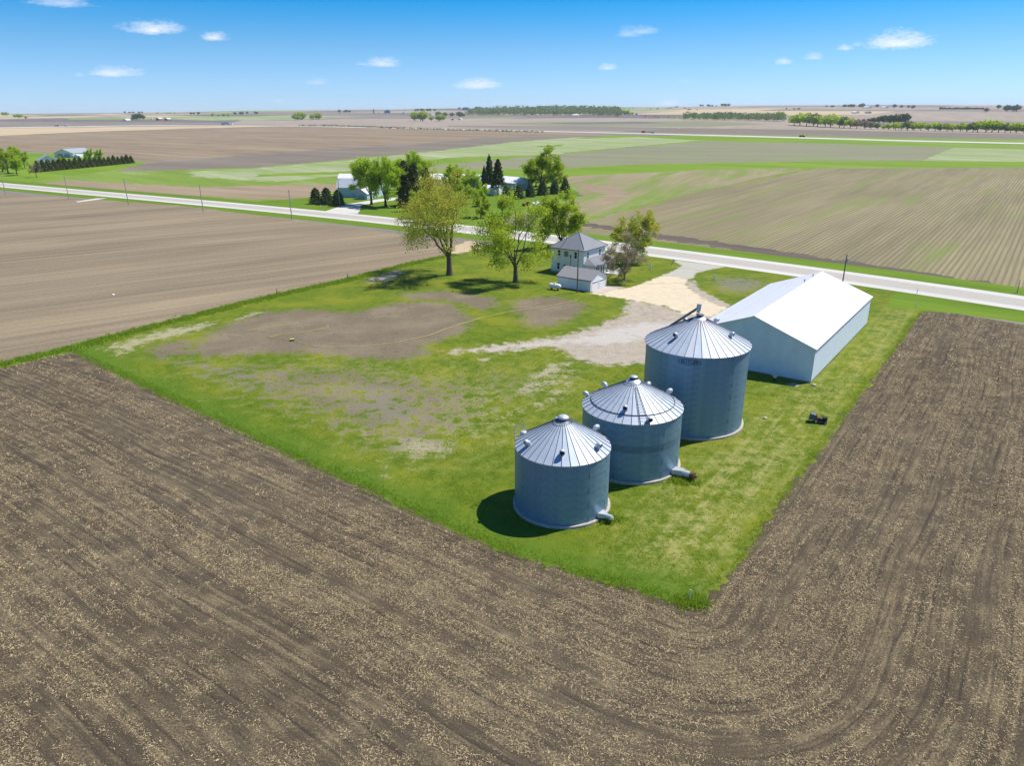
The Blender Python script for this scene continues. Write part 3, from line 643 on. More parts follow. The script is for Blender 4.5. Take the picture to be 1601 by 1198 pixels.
# road markings, 1 cm proud of the pavement
mk = tag(bpy.data.objects.new('road_marking', None), 'broken yellow centre line painted along the concrete county road', 'road marking'); COL.objects.link(mk)
def ribbon(t0, t1, off, w, z):
    ts = np.linspace(t0, t1, max(2, int((t1 - t0) / 8))); a = [(*road_at(t, off - w / 2), z) for t in ts]; b = [(*road_at(t, off + w / 2), z) for t in ts]; n = len(ts)
    return a + b, [(i, i + 1, n + i + 1, n + i) for i in range(n - 1)]
solid = MB(); solid.add(*ribbon(-620, 400, .17, .2, .012)); solid.build('solid_line', 'road_paint', mk)
dash = MB()
for k in range(75): dash.add(*ribbon(-500 + k * 12, -496.5 + k * 12, -.17, .2, .012))
tag(dash.build('dash_line', 'road_paint', mk), kind='stuff')
for off in (-3.95, 3.95):
    el = MB(); el.add(*ribbon(-620, 400, off, .13, .012)); el.build('edge_line', 'white_paint', mk)

# ------------------------------------------------------------------ grain bins
def cone_pt(R, ze, za, ph, q, dz=0.0):
    return (R * q * math.cos(ph), R * q * math.sin(ph), za + (ze - za) * q + dz)
def make_bin(label, x, y, Rw, Re, ze, za, Rp, nrib, nring, vents, dark_rings=(), rust=False, r_top=.5):
    b = thing('grain_bin', label, 'grain bin', (x, y, 0), 0)
    MB().lathe([(Rp, -.2), (Rp, .26), (Rp - .04, .30), (Rw - .25, .30)], 72).build('foundation', 'concrete', b)
    hgt = (ze - .30) / nring
    rings = {}
    for k in range(nring):
        mat = 'bin_wall_dark' if k in dark_rings else 'bin_wall'; r = Rw + (.008 if k % 2 else 0)
        if mat not in rings or rings[mat][1] != k % 2:
            rings.setdefault((mat, k % 2), MB().lathe([(r, .0), (r, hgt)], 96).mesh('wall_ring', mat, False))
        me = rings[(mat, k % 2)]
        for p in me.polygons: p.use_smooth = True
        o = link('wall_ring', me, b); o.location = (0, 0, .30 + k * hgt)
    # one raised lap strip where the sheets of each ring meet
    lap = MB().slab([(Rw + .013, -.06, 0), (Rw + .013, .06, 0), (Rw + .013, .06, hgt - .05), (Rw + .013, -.06, hgt - .05)], .015).mesh('lap_strip', 'bin_wall')
    for k in range(nring):
        for j in range(6):
            o = link('lap_strip', lap, b); o.location = (0, 0, .32 + k * hgt); o.rotation_euler = (0, 0, 2 * math.pi * (j + (.5 if k % 2 else 0)) / 6)
    MB().lathe([(Rw + .02, ze - .10), (Re - .02, ze - .05), (Re, ze - .02), (Re, ze + .02)], 96).build('eave_ring', 'steel', b)
    # roof: one mesh for a panel with a rib, shared by every panel
    w = 2 * math.pi / nrib; pm = MB(); rows = [r_top, Re * .33, Re * .66, Re]
    zf = lambda r: za + (ze - za) * (r / Re) + .03
    vs = []; 
    for r in rows:
        for a in (0.0, w * .5, w): rr = r * (1.0 if a != w * .5 else math.cos(w * .5) + .001); vs.append((rr * math.cos(a), rr * math.sin(a), zf(r) - (.0 if a != w * .5 else .004)))
    fs = [(i * 3 + j, i * 3 + j + 1, i * 3 + j + 4, i * 3 + j + 3) for i in range(3) for j in (0, 1)]
    pm.add(vs, fs)
    me = pm.mesh('roof_panel', 'bin_roof'); mr = None
    for p in me.polygons:
        if p.normal.z < 0: me.flip_normals(); break
    rb = MB(); hw, hh = .035, .075
    rb.add([(r_top, -hw, zf(r_top)), (r_top, hw, zf(r_top)), (r_top, 0, zf(r_top) + hh * .7), (Re + .02, -hw, zf(Re)), (Re + .02, hw, zf(Re)), (Re + .02, 0, zf(Re) + hh)], [(0, 1, 2), (3, 5, 4), (0, 2, 5, 3), (1, 4, 5, 2)])
    rm = rb.mesh('roof_rib', 'seam')  # dark rib colour stands in for the thin shadow along each rib
    if rust: mr = me.copy(); mr.materials[0] = M['rusty']
    for k in range(nrib):
        a = w * k; use = mr if (rust and mr and (k * 360 / nrib) % 360 > 225 and (k * 360 / nrib) % 360 < 300 and k % 2) or (rust and 318 < k * 360 / nrib < 332) else me
        o = link('roof_panel', use, b); o.rotation_euler = (0, 0, a)
        q = link('roof_rib', rm, o)
    for ph, q, kind in vents:
        ph = math.radians(ph); p = cone_pt(Re, ze, za, ph, q, .02)
        o = MB().tube([(0, 0, -.1), (0, 0, .22), (.06, 0, .36), (.20, 0, .44), (.44, 0, .40)], [.24, .24, .26, .28, .29], 14).build('roof_vent', 'steel', b, True); o.location = p; o.rotation_euler = (0, math.radians(8), ph)
        MB().tube([(.435, 0, .40), (.455, 0, .397)], .25, 14).build('vent_mouth_shade', 'dark', o)  # dark disc stands in for the shade inside the open duct
    return b
V1 = [(204, .78, 0), (265, .76, 0), (326, .79, 0), (36, .88, 0), (95, .8, 0)]
b1 = make_bin('shortest grain bin, nearest the tilled field, with a red ring under its roof cap', 5.32, 69.01, 4.99, 5.07, 7.04, 10.31, 5.27, 34, 8, V1)
b2 = make_bin('middle grain bin with a roof ladder and a dark band round its wall', 14.22, 79.06, 5.82, 5.95, 7.41, 10.84, 6.10, 36, 8,
              [(132, .70, 0), (157, .93, 0), (250, .70, 0), (280, .93, 0), (26, .86, 0), (60, .85, 0)], dark_rings=(4,))
b3 = make_bin('tallest grain bin, next to the white barn, with rust streaks on its roof', 24.67, 91.69, 6.70, 6.91, 11.21, 14.88, 6.98, 40, 13,
              [(216, .61, 0), (326, .61, 0), (20, .35, 0), (100, .6, 0)], rust=True)
# caps and collars
MB().lathe([(.52, 9.98), (.52, 10.14)], 28).build('collar', 'red_ring', b1, True)
MB().lathe([(.60, 10.12), (.62, 10.20), (.45, 10.36), (.2, 10.44), (.01, 10.46)], 28, capb=True).build('roof_cap', 'steel', b1, True)
def roof_hoop(b, Re, ze, za, q, h, name='roof_ring', r=.03):
    m = MB(); R = Re * q; z = za + (ze - za) * q + h
    n = 60; m.tube([(R * math.cos(2 * math.pi * k / n), R * math.sin(2 * math.pi * k / n), z) for k in range(n + 1)], r, 5)
    for k in range(12):
        a = 2 * math.pi * k / 12 + .1; m.tube([(R * math.cos(a), R * math.sin(a), z - h), (R * math.cos(a), R * math.sin(a), z)], r * .8, 4)
    return m.build(name, 'seam', b)
roof_hoop(b1, 5.07, 7.04, 10.31, .19, .22, r=.022)
roof_hoop(b2, 5.95, 7.41, 10.84, .82, .10, r=.045)
roof_hoop(b2, 5.95, 7.41, 10.84, .17, .25, r=.022)
MB().lathe([(.95, 10.33), (.62, 10.62), (.50, 10.70)], 30).build('peak_cone', 'steel', b2, True)
MB().lathe([(.38, 10.66), (.38, 10.90)], 24).build('collar', 'dark', b2, True)
MB().lathe([(.44, 10.90), (.46, 10.98), (.35, 11.06), (.01, 11.09)], 24, capb=True).build('roof_cap', 'steel', b2, True)
MB().lathe([(.95, 14.42), (.62, 14.66), (.50, 14.72)], 30).build('peak_cone', 'steel', b3, True)
MB().lathe([(.40, 14.70), (.40, 14.92), (.55, 14.95), (.5, 15.02), (.01, 15.08)], 24).build('roof_cap', 'seam', b3, True)
# ladder laid on the middle bin's roof: two rails, rungs
lad = bpy.data.objects.new('roof_ladder', None); COL.objects.link(lad); lad.parent = b2
a0, a1 = math.radians(-91), math.radians(-81); RL = lambda a, q: Vector(cone_pt(5.95, 7.41, 10.84, a, q, .15))
for a in (a0, a1):
    MB().tube([RL(a, .22), RL(a, 1.0)], .03, 5).build('rail', 'seam', lad)
rung = None
for k in range(14):
    q = .24 + .76 * k / 13.2; MB().tube([RL(a0, q), RL(a1, q)], .024, 5).build('rung', 'seam', lad)
# manhole hatch and rail cage on the short bin
ph = math.radians(150); hx, hy, hz = cone_pt(5.07, 7.04, 10.31, ph, .93, 0)
h = MB().lathe([(.38, -.05), (.38, .22), (.30, .30), (.01, .34)], 16).build('roof_hatch', 'steel', b1, True); h.location = (hx, hy, hz)
cage = MB(); ex, ey = 5.18 * math.cos(math.radians(162)), 5.18 * math.sin(math.radians(162)); tx, ty = -math.sin(math.radians(162)) * .32, math.cos(math.radians(162)) * .32
for s in (-1, 1): cage.tube([(ex + tx * s, ey + ty * s, .6), (ex + tx * s, ey + ty * s, 8.5)], .035, 6)
for s in (-1, 1): cage.tube([(ex + tx * s, ey + ty * s, 8.45), (ex * .8 + tx * s, ey * .8 + ty * s, 8.9), (ex * .8 + tx * s, ey * .8 + ty * s, 7.8)], .03, 6)
for k in range(20): z = .8 + k * .37; cage.tube([(ex - tx, ey - ty, z), (ex + tx, ey + ty, z)], .02, 4)
cage.build('wall_ladder', 'steel', b1)
# printed oval emblem with the maker's lettering, wrapped onto the tall bin
def wrap_logo():
    R = 6.735; w_, h_ = 2.9, .78; a_c = math.radians(-111.5); zc = 10.50
    m = MB(); n = 48; o_ = []; i_ = []
    for k in range(n):
        t = 2 * math.pi * k / n; c_, s_ = math.cos(t), math.sin(t)
        ex_ = math.copysign(abs(c_) ** .75, c_); o_.append((ex_ * w_ / 2, s_ * h_ / 2)); i_.append((ex_ * (w_ / 2 - .09), s_ * (h_ / 2 - .07)))
    wrap = lambda p, r: (r * math.cos(a_c + p[0] / R), r * math.sin(a_c + p[0] / R), zc + p[1])
    m.add([wrap(p, R) for p in o_ + i_], [(k, (k + 1) % n, n + (k + 1) % n, n + k) for k in range(n)])
    m.build('emblem_oval', 'logo', b3)
    cu = bpy.data.curves.new('lettering', 'FONT'); cu.body = 'BUTLER'; cu.size = .62; cu.align_x = 'CENTER'; cu.align_y = 'CENTER'; cu.offset = .012
    ob = bpy.data.objects.new('tmp_text', cu); COL.objects.link(ob); dg = bpy.context.evaluated_depsgraph_get(); dg.update()
    me = bpy.data.meshes.new_from_object(ob.evaluated_get(dg)); bpy.data.objects.remove(ob)
    for v in me.vertices: v.co = Vector(wrap((v.co.x * 1.02, v.co.y * .9), R + .004))
    me.materials.clear(); me.materials.append(M['logo']); link('emblem_lettering', me, b3)
wrap_logo()
# aeration fans on the ground beside two bins
def fan(label, bx, by, ang, R, ln, rad, endmat):
    f = thing('aeration_fan', label, 'fan', (bx + (R + .1) * math.cos(ang), by + (R + .1) * math.sin(ang), .05), ang)
    d = MB(); d.add([(-.1, -.55, .35), (-.1, .55, .35), (-.1, .55, .85), (-.1, -.55, .85), (ln * .45, -rad, .6 - rad), (ln * .45, rad, .6 - rad), (ln * .45, rad, .6 + rad), (ln * .45, -rad, .6 + rad)],
                     [(0, 1, 5, 4), (1, 2, 6, 5), (2, 3, 7, 6), (3, 0, 4, 7), (0, 3, 2, 1), (4, 5, 6, 7)]); d.build('transition_duct', 'steel', f)
    MB().tube([(ln * .45, 0, .6), (ln * .8, 0, .6)], rad, 16).build('fan_housing', 'steel', f, False)
    MB().tube([(ln * .8, 0, .6), (ln, 0, .6)], rad * 1.06, 16).build('fan_shroud', endmat, f)
    mo = MB(); mo.tube([(ln * .95, 0, .6), (ln * 1.12, 0, .6)], rad * .45, 10); mo.build('motor', endmat, f)
    lg = MB(); lg.box(ln * .5, -rad * .8, -.05, ln * .56, -rad * .65, .3); lg.build('leg', 'seam', f); l2 = MB(); l2.box(ln * .5, rad * .65, -.05, ln * .56, rad * .8, .3); l2.build('leg', 'seam', f); return f
fan('long silver fan duct with rusty brown end beside the middle bin', 14.22, 79.06, math.radians(-38), 5.85, 2.5, .40, 'rust')
fan('small silver aeration fan at the foot of the shortest bin', 5.32, 69.01, math.radians(-40), 5.0, 1.35, .26, 'steel')
# auger leaning on the tall bin
au = thing('grain_auger', 'grain auger tube running up the back of the tallest bin to a white head', 'auger', (24.67, 91.69, 0))
top = Vector((-.25, .35, 15.75)); az_ = math.radians(107); ed = Vector((7.25 * math.cos(az_), 7.25 * math.sin(az_), 11.5))
MB().tube([ed, top], .17, 10).build('auger_tube', 'seam', au)
MB().tube([(ed.x, ed.y, .2), ed + Vector((0, 0, .1))], .2, 10).build('auger_tube', 'seam', au)
hd = MB(); hd.cbox(0, 0, 0, .55, .5, 1.15); hd.cbox(.0, .0, -.7, .38, .36, .4); o = hd.build('auger_head', 'steel', au); o.location = top + Vector((.1, 0, .1)); o.rotation_euler = (0, .08, .3); o.scale = (.8, .8, .8)
hp = MB(); hp.lathe([(.3, .05), (.7, .6), (.75, .65)], 10, (ed.x, ed.y)); hp.build('hopper', 'steel', au)

# ------------------------------------------------------------------ the machine barn
bo = survey([(1267.1, 598.5)])[0]
barn = thing('machine_barn', 'large white steel machine barn with plain walls and bright white gable roof', 'barn', (bo[0], bo[1], 0), A1)
W, L_, HE, HR = 19.6, 41.0, 5.55, 9.25      # local x: along the ridge, local y: across (to the left)
def gable_wall(x0, x1):
    m = MB(); poly = [(0, 0), (W, 0), (W, HE), (W / 2, HR - .06), (0, HE)]
    return m.add([(x0, y, z) for y, z in poly] + [(x1, y, z) for y, z in poly], [tuple(range(5)), tuple(range(9, 4, -1))] + [(i, (i + 1) % 5, (i + 1) % 5 + 5, i + 5) for i in range(5)])
gable_wall(0, .12).build('gable_wall', 'barn_wall', barn); gable_wall(L_ - .12, L_).build('gable_wall', 'barn_wall', barn)
MB().box(.12, 0, 0, L_ - .12, .12, HE).build('side_wall', 'barn_wall', barn); MB().box(.12, W - .12, 0, L_ - .12, W, HE).build('side_wall', 'barn_wall', barn)
ov = .28; sl = (HR - HE) / (W / 2)
# roof made of its sheets, each a part
def roof_sheets(parent, L0, L1, n, y0, y1, z0, z1, mat, t=.05):
    step = (L1 - L0) / n; me = None
    for k in range(n):
        if me is None:
            m = MB(); q = [(0, y0, z0), (step - .01, y0, z0), (step - .01, y1, z1), (0, y1, z1)]
            m.slab(q, t if (y1 > y0) else -t); m.tube([(step * .5, y0, z0 + t + .01), (step * .5, y1, z1 + t + .01)], .025, 4); me = m.mesh('roof_sheet', mat)
        o = link('roof_sheet', me, parent); o.location = (L0 + k * step, 0, 0)
roof_sheets(barn, -ov, L_ + ov, 42, -ov, W / 2, HE - ov * sl + .02, HR + .02, 'barn_roof')
roof_sheets(barn, -ov, L_ + ov, 42, W + ov, W / 2, HE - ov * sl + .02, HR + .02, 'barn_roof')
rc = MB(); rc.slab([(-ov, W / 2 - .25, HR - .01), (L_ + ov, W / 2 - .25, HR - .01), (L_ + ov, W / 2, HR + .09), (-ov, W / 2, HR + .09)], .02); rc.slab([(-ov, W / 2, HR + .09), (L_ + ov, W / 2, HR + .09), (L_ + ov, W / 2 + .25, HR - .01), (-ov, W / 2 + .25, HR - .01)], .02)
rc.build('ridge_cap', 'barn_roof', barn)
MB().box(0, -.03, 0, L_, -.002, .16).build('base_trim', 'seam', barn); MB().box(-.03, 0, 0, -.002, W, .14).build('base_trim', 'concrete', barn)
for x in (0.0,): MB().box(-.06, -.06, 0, .08, .0, HE - .05).build('corner_trim', 'white', barn)
for xx in (30.5, 36.5):
    MB().tube([(xx, W / 2 + .6, HR - .3), (xx, W / 2 + .6, HR + .35)], .09, 8).build('roof_pipe', 'seam', barn)
sd = MB()
for k in range(4): sd.box(4 + k * 4.6, W + .01, 0.05, 4 + k * 4.6 + 4.4, W + .06, 4.5)
sd.build('sliding_door', 'white', barn)

# ------------------------------------------------------------------ farmhouse
HO = (18.56, 184.73); HA = math.radians(52.4)
house = thing('farmhouse', 'white two storey farmhouse with grey hip roof and side porch', 'house', (*HO, 0), HA)
HX, HY, HZ = 10.7, 10.1, 6.5
def wall_box(m, x0, y0, x1, y1, z0, z1): m.box(x0, y0, z0, x1, y1, z1); return m
for q in ((0, 0, .15, HY), (HX - .15, 0, HX, HY), (.15, 0, HX - .15, .15), (.15, HY - .15, HX - .15, HY)):
    MB().box(q[0], q[1], 0, q[2], q[3], HZ).build('wall', 'house_wall', house)
MB().box(-.04, -.04, -.1, HX + .04, HY + .04, .45).build('foundation', 'concrete', house)
e = .45; ap = (HX / 2, HY / 2, 10.15)
c4 = [(-e, -e, HZ), (HX + e, -e, HZ), (HX + e, HY + e, HZ), (-e, HY + e, HZ)]
for i in range(4):
    m = MB(); m.slab([c4[i], c4[(i + 1) % 4], ap], .07)
    a_, b_ = Vector(c4[i]), Vector(c4[(i + 1) % 4]); P_ = Vector(ap)
    n_ = (b_ - a_).cross(P_ - a_).normalized(); up = n_ * .075; mid = (a_ + b_) / 2; dirn = (P_ - mid)
    for k in range(1, 24):   # standing seams running up the slope
        f_ = k / 24; s_ = a_.lerp(b_, f_); Lf = 1 - abs(2 * f_ - 1)
        m.tube([s_ + up, s_ + dirn * Lf + up], .022, 4)
    m.build('roof_slope', 'grey_roof', house)
hr = MB()
for c in c4: hr.tube([Vector(c) + Vector((0, 0, .09)), Vector(ap) + Vector((0, 0, .09))], .09, 6)
hr.build('hip_cap', 'seam', house)
fa = MB()
for i in range(4):
    a_, b_ = c4[i], c4[(i + 1) % 4]; fa.box(min(a_[0], b_[0]) - .03, min(a_[1], b_[1]) - .03, HZ - .16, max(a_[0], b_[0]) + .03, max(a_[1], b_[1]) + .03, HZ - .01) if False else None
fa.box(-e, -e, HZ - .14, HX + e, -e + .05, HZ - .002); fa.box(-e, HY + e - .05, HZ - .14, HX + e, HY + e, HZ - .002); fa.box(-e, -e + .05, HZ - .14, -e + .05, HY + e - .05, HZ - .002); fa.box(HX + e - .05, -e + .05, HZ - .14, HX + e, HY + e - .05, HZ - .002)
fa.build('fascia', 'seam', house); MB().box(-e + .05, -e + .05, HZ - .06, HX + e - .05, HY + e - .05, HZ - .03).build('soffit', 'white', house)
def window(parent, face, u, z0, z1, w, glass='glass', off=0.0, frame='white'):
    """face 'x': in the wall at local x=off looking towards -x; face 'y': at y=off looking towards -y"""
    g = MB(); f = MB(); t = .07
    def bx(m, ua, za, ub, zb, d0, d1):
        if face == 'x': m.box(off - d1, ua, za, off - d0, ub, zb)
        else: m.box(ua, off - d1, za, ub, off - d0, zb)
    bx(f, u - w / 2 - t, z0 - t, u - w / 2, z1 + t, .0, .06); bx(f, u + w / 2, z0 - t, u + w / 2 + t, z1 + t, .0, .06); bx(f, u - w / 2, z1, u + w / 2, z1 + t, .0, .06); bx(f, u - w / 2, z0 - t, u + w / 2, z0, .0, .06); bx(f, u - w / 2, (z0 + z1) / 2 - .03, u + w / 2, (z0 + z1) / 2 + .03, .02, .05)
    o = f.build('window', frame, parent); bx(g, u - w / 2, z0, u + w / 2, z1, .0, .02); g.build('pane', glass, o); return o
window(house, 'x', 7.6, 4.45, 5.95, .72); window(house, 'x', 5.35, 4.55, 5.75, 1.1, 'board', frame='board')['label'] = 'window boarded over in tan'
window(house, 'x', 2.45, 4.3, 5.9, .72); window(house, 'x', 7.75, .95, 2.6, .72); window(house, 'x', 5.75, 1.6, 2.4, .65); window(house, 'x', 3.0, 1.6, 2.3, .6)
window(house, 'y', 1.95, 4.35, 5.8, .75); window(house, 'y', 7.9, 4.35, 5.8, .75)
cd = MB(); cd.tube([(-.06, 3.95, .6), (-.06, 3.95, 4.7)], .04, 6); cd.cbox(-.1, 3.95, 4.7, .18, .3, .7); cd.build('electric_conduit', 'seam', house)
cb = MB(); cb.tube([(-e, 7.1, HZ + .05), (.6, 7.0, HZ + .8), (2.2, 6.9, HZ + 1.85), (2.2, 6.9, HZ + 2.7)], .05, 6); cb.build('roof_conduit', 'dark', house)
# side addition: enclosed half, open porch half, one lean-to hip roof
for q in ((0.3, -3.2, .42, 0), (.42, -3.2, 5.6, -3.08), (5.6, -3.2, 5.72, 0)): MB().box(q[0], q[1], 0, q[2], q[3], 2.95).build('addition_wall', 'house_wall', house)
window(house, 'x', -1.7, 1.1, 2.1, .6, off=.3)
for u in (1.2, 2.0, 3.6, 4.7): window(house, 'y', u, .9 if u < 3 else .3, 2.4, .55, off=-3.2)
r1 = [(-.15, -3.75, 2.95), (10.1, -3.75, 2.95), (9.0, -.0, 4.25), (2.0, -.0, 4.25)]
def seams(m, a, b, c, d, n):
    a, b, c, d = map(Vector, (a, b, c, d)); nn = (b - a).cross(d - a).normalized() * .065
    for k in range(1, n):
        f_ = k / n; m.tube([a.lerp(b, f_) + nn, d.lerp(c, f_) + nn], .02, 4)
m = MB(); m.slab(r1, .06); seams(m, *r1, 20); m.build('porch_roof', 'grey_roof', house)
m = MB(); m.slab([(-.15, 0, 2.95), (-.15, -3.75, 2.95), (2.0, 0, 4.25)], .06); m.build('porch_roof', 'grey_roof', house)
m = MB(); m.slab([(10.1, -3.75, 2.95), (10.1, 0, 2.95), (9.0, 0, 4.25)], .06); m.build('porch_roof', 'grey_roof', house)
MB().box(-.15, -3.76, 2.80, 10.1, -3.70, 2.945).build('fascia', 'seam', house)
for px_ in (7.4, 9.7): MB().box(px_, -3.55, .35, px_ + .18, -3.37, 2.8).build('porch_post', 'white', house)
dk = MB(); dk.box(5.72, -5.6, .12, 10.2, 0, .3)
dk.build('deck', 'white', house)
st = MB()
for k in range(3): st.box(6.0, -5.6 - .3 * (k + 1), 0, 8.2, -5.6 - .3 * k, .24 - k * .07)
st.build('deck_step', 'concrete', house)
for k in range(9): MB().box(5.72 + k * .55, -5.56, .3, 5.79 + k * .55, -5.49, 1.15).build('baluster', 'white', house)
MB().box(5.72, -5.58, 1.15, 10.2, -5.47, 1.22).build('handrail', 'white', house)
m = MB(); m.slab([(9.9, -2.2, 3.2), (12.6, -2.2, 3.2), (12.6, .4, 3.9), (9.9, .4, 3.9)], .06); m.build('bay_roof', 'steel', house)
MB().box(HX, .5, 0, HX + 1.9, 4, 3.1).build('bay_wall', 'house_wall', house)
for k in range(2):
    t_ = thing('patio_chair', ['white patio chair on the porch deck near the steps', 'white patio chair at the outer end of the porch deck'][k], 'chair', (HO[0], HO[1], 0), 0)
    cxy = Matrix.Rotation(HA, 3, 'Z') @ Vector((6.8 + k * 1.9, -4.4, .3)); t_.location = (HO[0] + cxy.x, HO[1] + cxy.y, .3); t_.rotation_euler = (0, 0, .6 + k)
    MB().box(-.27, -.27, .36, .27, .27, .42).build('seat', 'white', t_); MB().box(-.27, .22, .42, .27, .28, .95).build('backrest', 'white', t_)
    for sx in (-.25, .2):
        for sy in (-.25, .2): MB().box(sx, sy, 0, sx + .05, sy + .05, .36).build('leg', 'white', t_)

# garage
gl = Matrix.Rotation(HA, 3, 'Z') @ Vector((-13.8, -10.7, 0)); GO = (HO[0] + gl.x, HO[1] + gl.y)
gar = thing('garage', 'white two car garage with grey shingle roof in front of the farmhouse', 'garage', (*GO, 0), HA)
GW, GL, GH, GR_ = 7.25, 9.3, 2.75, 4.45
MB().box(0, 0.12, 0, .12, GL, GH).build('wall', 'garage_wall', gar); MB().box(GW - .12, .12, 0, GW, GL, GH).build('wall', 'garage_wall', gar)
MB().prism([(0, 0), (GW, 0), (GW, GH), (GW / 2, GR_ - .05), (0, GH)], 0, .12).build('gable_wall', 'garage_wall', gar)
MB().prism([(.12, 0), (GW - .12, 0), (GW - .12, GH), (GW / 2, GR_ - .05), (.12, GH)], GL - .12, GL).build('gable_wall', 'garage_wall', gar)
o_ = .32; gs = (GR_ - GH) / (GW / 2)
for s in (0, 1):
    xe, ze_ = (-o_, GH - o_ * gs + .03) if s == 0 else (GW + o_, GH - o_ * gs + .03)
    q = [(xe, -o_, ze_), (xe, GL + o_, ze_), (GW / 2, GL + o_, GR_ + .03), (GW / 2, -o_, GR_ + .03)]
    if s == 0: q = q[::-1]
    m = MB(); m.slab(q, .08); m.build('roof_slope', 'shingle', gar)
MB().box(-o_ - .03, -o_, GH - o_ * gs - .12, -o_, GL + o_, GH - o_ * gs + .04).build('fascia', 'seam', gar)
for k in range(2):
    x0 = .5 + k * 3.35; d = MB()
    for r in range(4): d.box(x0, -.05, .02 + r * .54, x0 + 2.8, -.002, .02 + r * .54 + .525)
    dd = d.build('garage_door', 'white', gar)
    for j in range(6): MB().box(x0 + .14 + j * .44, -.065, 1.78, x0 + .46 + j * .44, -.051, 2.03).build('pane', 'glass', dd)
    MB().box(x0 + 2.81, -.04, 0, x0 + 2.9, -.003, 2.3).build('door_jamb', 'seam', gar)
# concrete apron in front of the doors: two slabs with a joint
ap_ = tag(MB().box(.2, -3.4, -.05, 3.55, -.1, .045).box(3.6, -3.4, -.05, 7.1, -.1, .05).build('apron', 'concrete', None), kind='structure'); ap_.location = (*GO, 0); ap_.rotation_euler = (0, 0, HA)

def tank(label, x, y, rz, s=1.0, col='white'):
    t = thing('propane_tank', label, 'propane tank', (x, y, 0), rz)
    m = MB(); prof = [(.02, -1.45), (.3, -1.4), (.45, -1.22), (.5, -1.0), (.5, 1.0), (.45, 1.22), (.3, 1.4), (.02, 1.45)]
    m.lathe([(r * s, z * s) for r, z in prof], 18); b = m.build('tank_body', col, t, True); b.rotation_euler = (0, math.pi / 2, 0); b.location = (0, 0, .85 * s)
    MB().lathe([(.18 * s, 1.3 * s), (.2 * s, 1.5 * s), (.12 * s, 1.56 * s)], 12, capt=True).build('valve_dome', col, t, True)
    for k in (-.8, .7): MB().box(k * s, -.3 * s, 0, (k + .12) * s, .3 * s, .5 * s).build('leg', 'seam', t)
    return t
p = S(867.5, 453); tank('white propane tank on the grass beside the garage', p[0], p[1], HA + math.pi / 2 + .05, 1.12)
p = S(840, 325); tank('white propane tank on the lawn across the road', p[0], p[1], .25, 1.9)

# ------------------------------------------------------------------ poles, posts, signs
def power_pole(label, x, y, h, ang, arm=True, transformer=False, lamp=False, mat='grey_pole', group=None, rad=.16, lean=0.0):
    t = thing('utility_pole', label, 'utility pole', (x, y, 0), ang, group); t.rotation_euler = (0, lean, ang)
    MB().tube([(0, 0, -.3), (0, 0, h)], [rad, rad * .7], 8).build('pole', mat, t)
    if arm:
        MB().box(-1.25, -.06, h - .75, 1.25, .06, h - .6).build('crossarm', 'grey_pole', t)
        for k in (-1.1, -.1, 1.0): MB().tube([(k + .05, 0, h - .6), (k + .05, 0, h - .38)], .06, 6).build('insulator', 'white', t)
    if transformer:
        m = MB(); m.tube([(.42, 0, h - 2.0), (.42, 0, h - 1.0)], .27, 12); m.build('transformer', 'steel', t)
        MB().tube([(.42, 0, h - 1.0), (.42, 0, h - .75)], .05, 6).build('bushing', 'seam', t)
    if lamp:
        MB().tube([(0, 0, h - .5), (.7, 0, h - .2), (1.2, 0, h - .2)], .035, 6).build('lamp_arm', 'steel', t); MB().cbox(1.3, 0, h - .25, .45, .25, .14).build('lamp_head', 'white', t)
    return t
pl = [((9, 304), 'leftmost'), ((108, 311.5), 'second from the left'), ((201, 320), 'middle'), ((318, 331), 'fourth from the left'), ((456.5, 343.5), 'rightmost')]
for (px_, py_), w_ in pl:
    p = S(px_, py_); power_pole('grey pole with crossarm along the road verge, ' + w_ + ' of the row', p[0], p[1], 11.6, A2 + math.pi / 2, group='roadside power poles', rad=.2)
p = S(531, 321.5); power_pole('pale leaning pole beside the dark evergreens across the road', p[0], p[1], 12.3, A2, arm=True, rad=.2, lean=.03)
p = S(902.5, 457.5); power_pole('brown pole with a small yard lamp in front of the garage', p[0], p[1], 10.2, -.1, arm=False, lamp=True, mat='wood_pole', rad=.17)
p = S(1317, 444); power_pole('dark pole with transformer behind the machine barn', p[0], p[1], 7.3, .1, arm=False, transformer=True, mat='seam', rad=.16)
p = S(1590, 458); power_pole('short grey stub pole by the road at the right edge', p[0], p[1], 3.2, 0, arm=False, mat='grey_pole', rad=.12)
def post(label, px_, h, w, mat='white', cat='marker post', name='marker_post', cap=True):
    p = S(*px_); t = thing(name, label, cat, (p[0], p[1], 0), .5)
    MB().box(-w / 2, -w / 2, -.2, w / 2, w / 2, h).build('post', mat, t)
    if cap: MB().box(-w / 2 - .02, -w / 2 - .02, h, w / 2 + .02, w / 2 + .02, h + .06).build('cap', 'steel', t)
    return t
post('white marker post at the left corner of the yard', (114, 541.5), 1.35, .14)
post('white marker post at the near tip of the green yard', (1078.5, 939.5), 1.05, .07)
post('thin white post beside the road at the right verge', (1433, 480), 1.3, .12)
post('small wooden fence stake in the grass margin near the big tree', (544, 437), 1.5, .12, 'wood_pole', 'fence stake', 'fence_stake', False)
post('small wooden fence stake in the middle of the long grass margin', (433, 460), 1.3, .12, 'wood_pole', 'fence stake', 'fence_stake', False)
post('white utility pedestal on the lawn right of the bare tree', (1017.5, 420.5), 1.0, .32, cat='pedestal', name='utility_pedestal')
post('white utility pedestal on the patch beside the driveway mouth', (1117, 437), 1.25, .30, cat='pedestal', name='utility_pedestal')
post('small white marker on the lawn across the road by the evergreens', (502, 325), 1.3, .3, cat='pedestal', name='utility_pedestal')
post('small white marker far down the right roadside verge', (1433.5, 459), 1.0, .12)
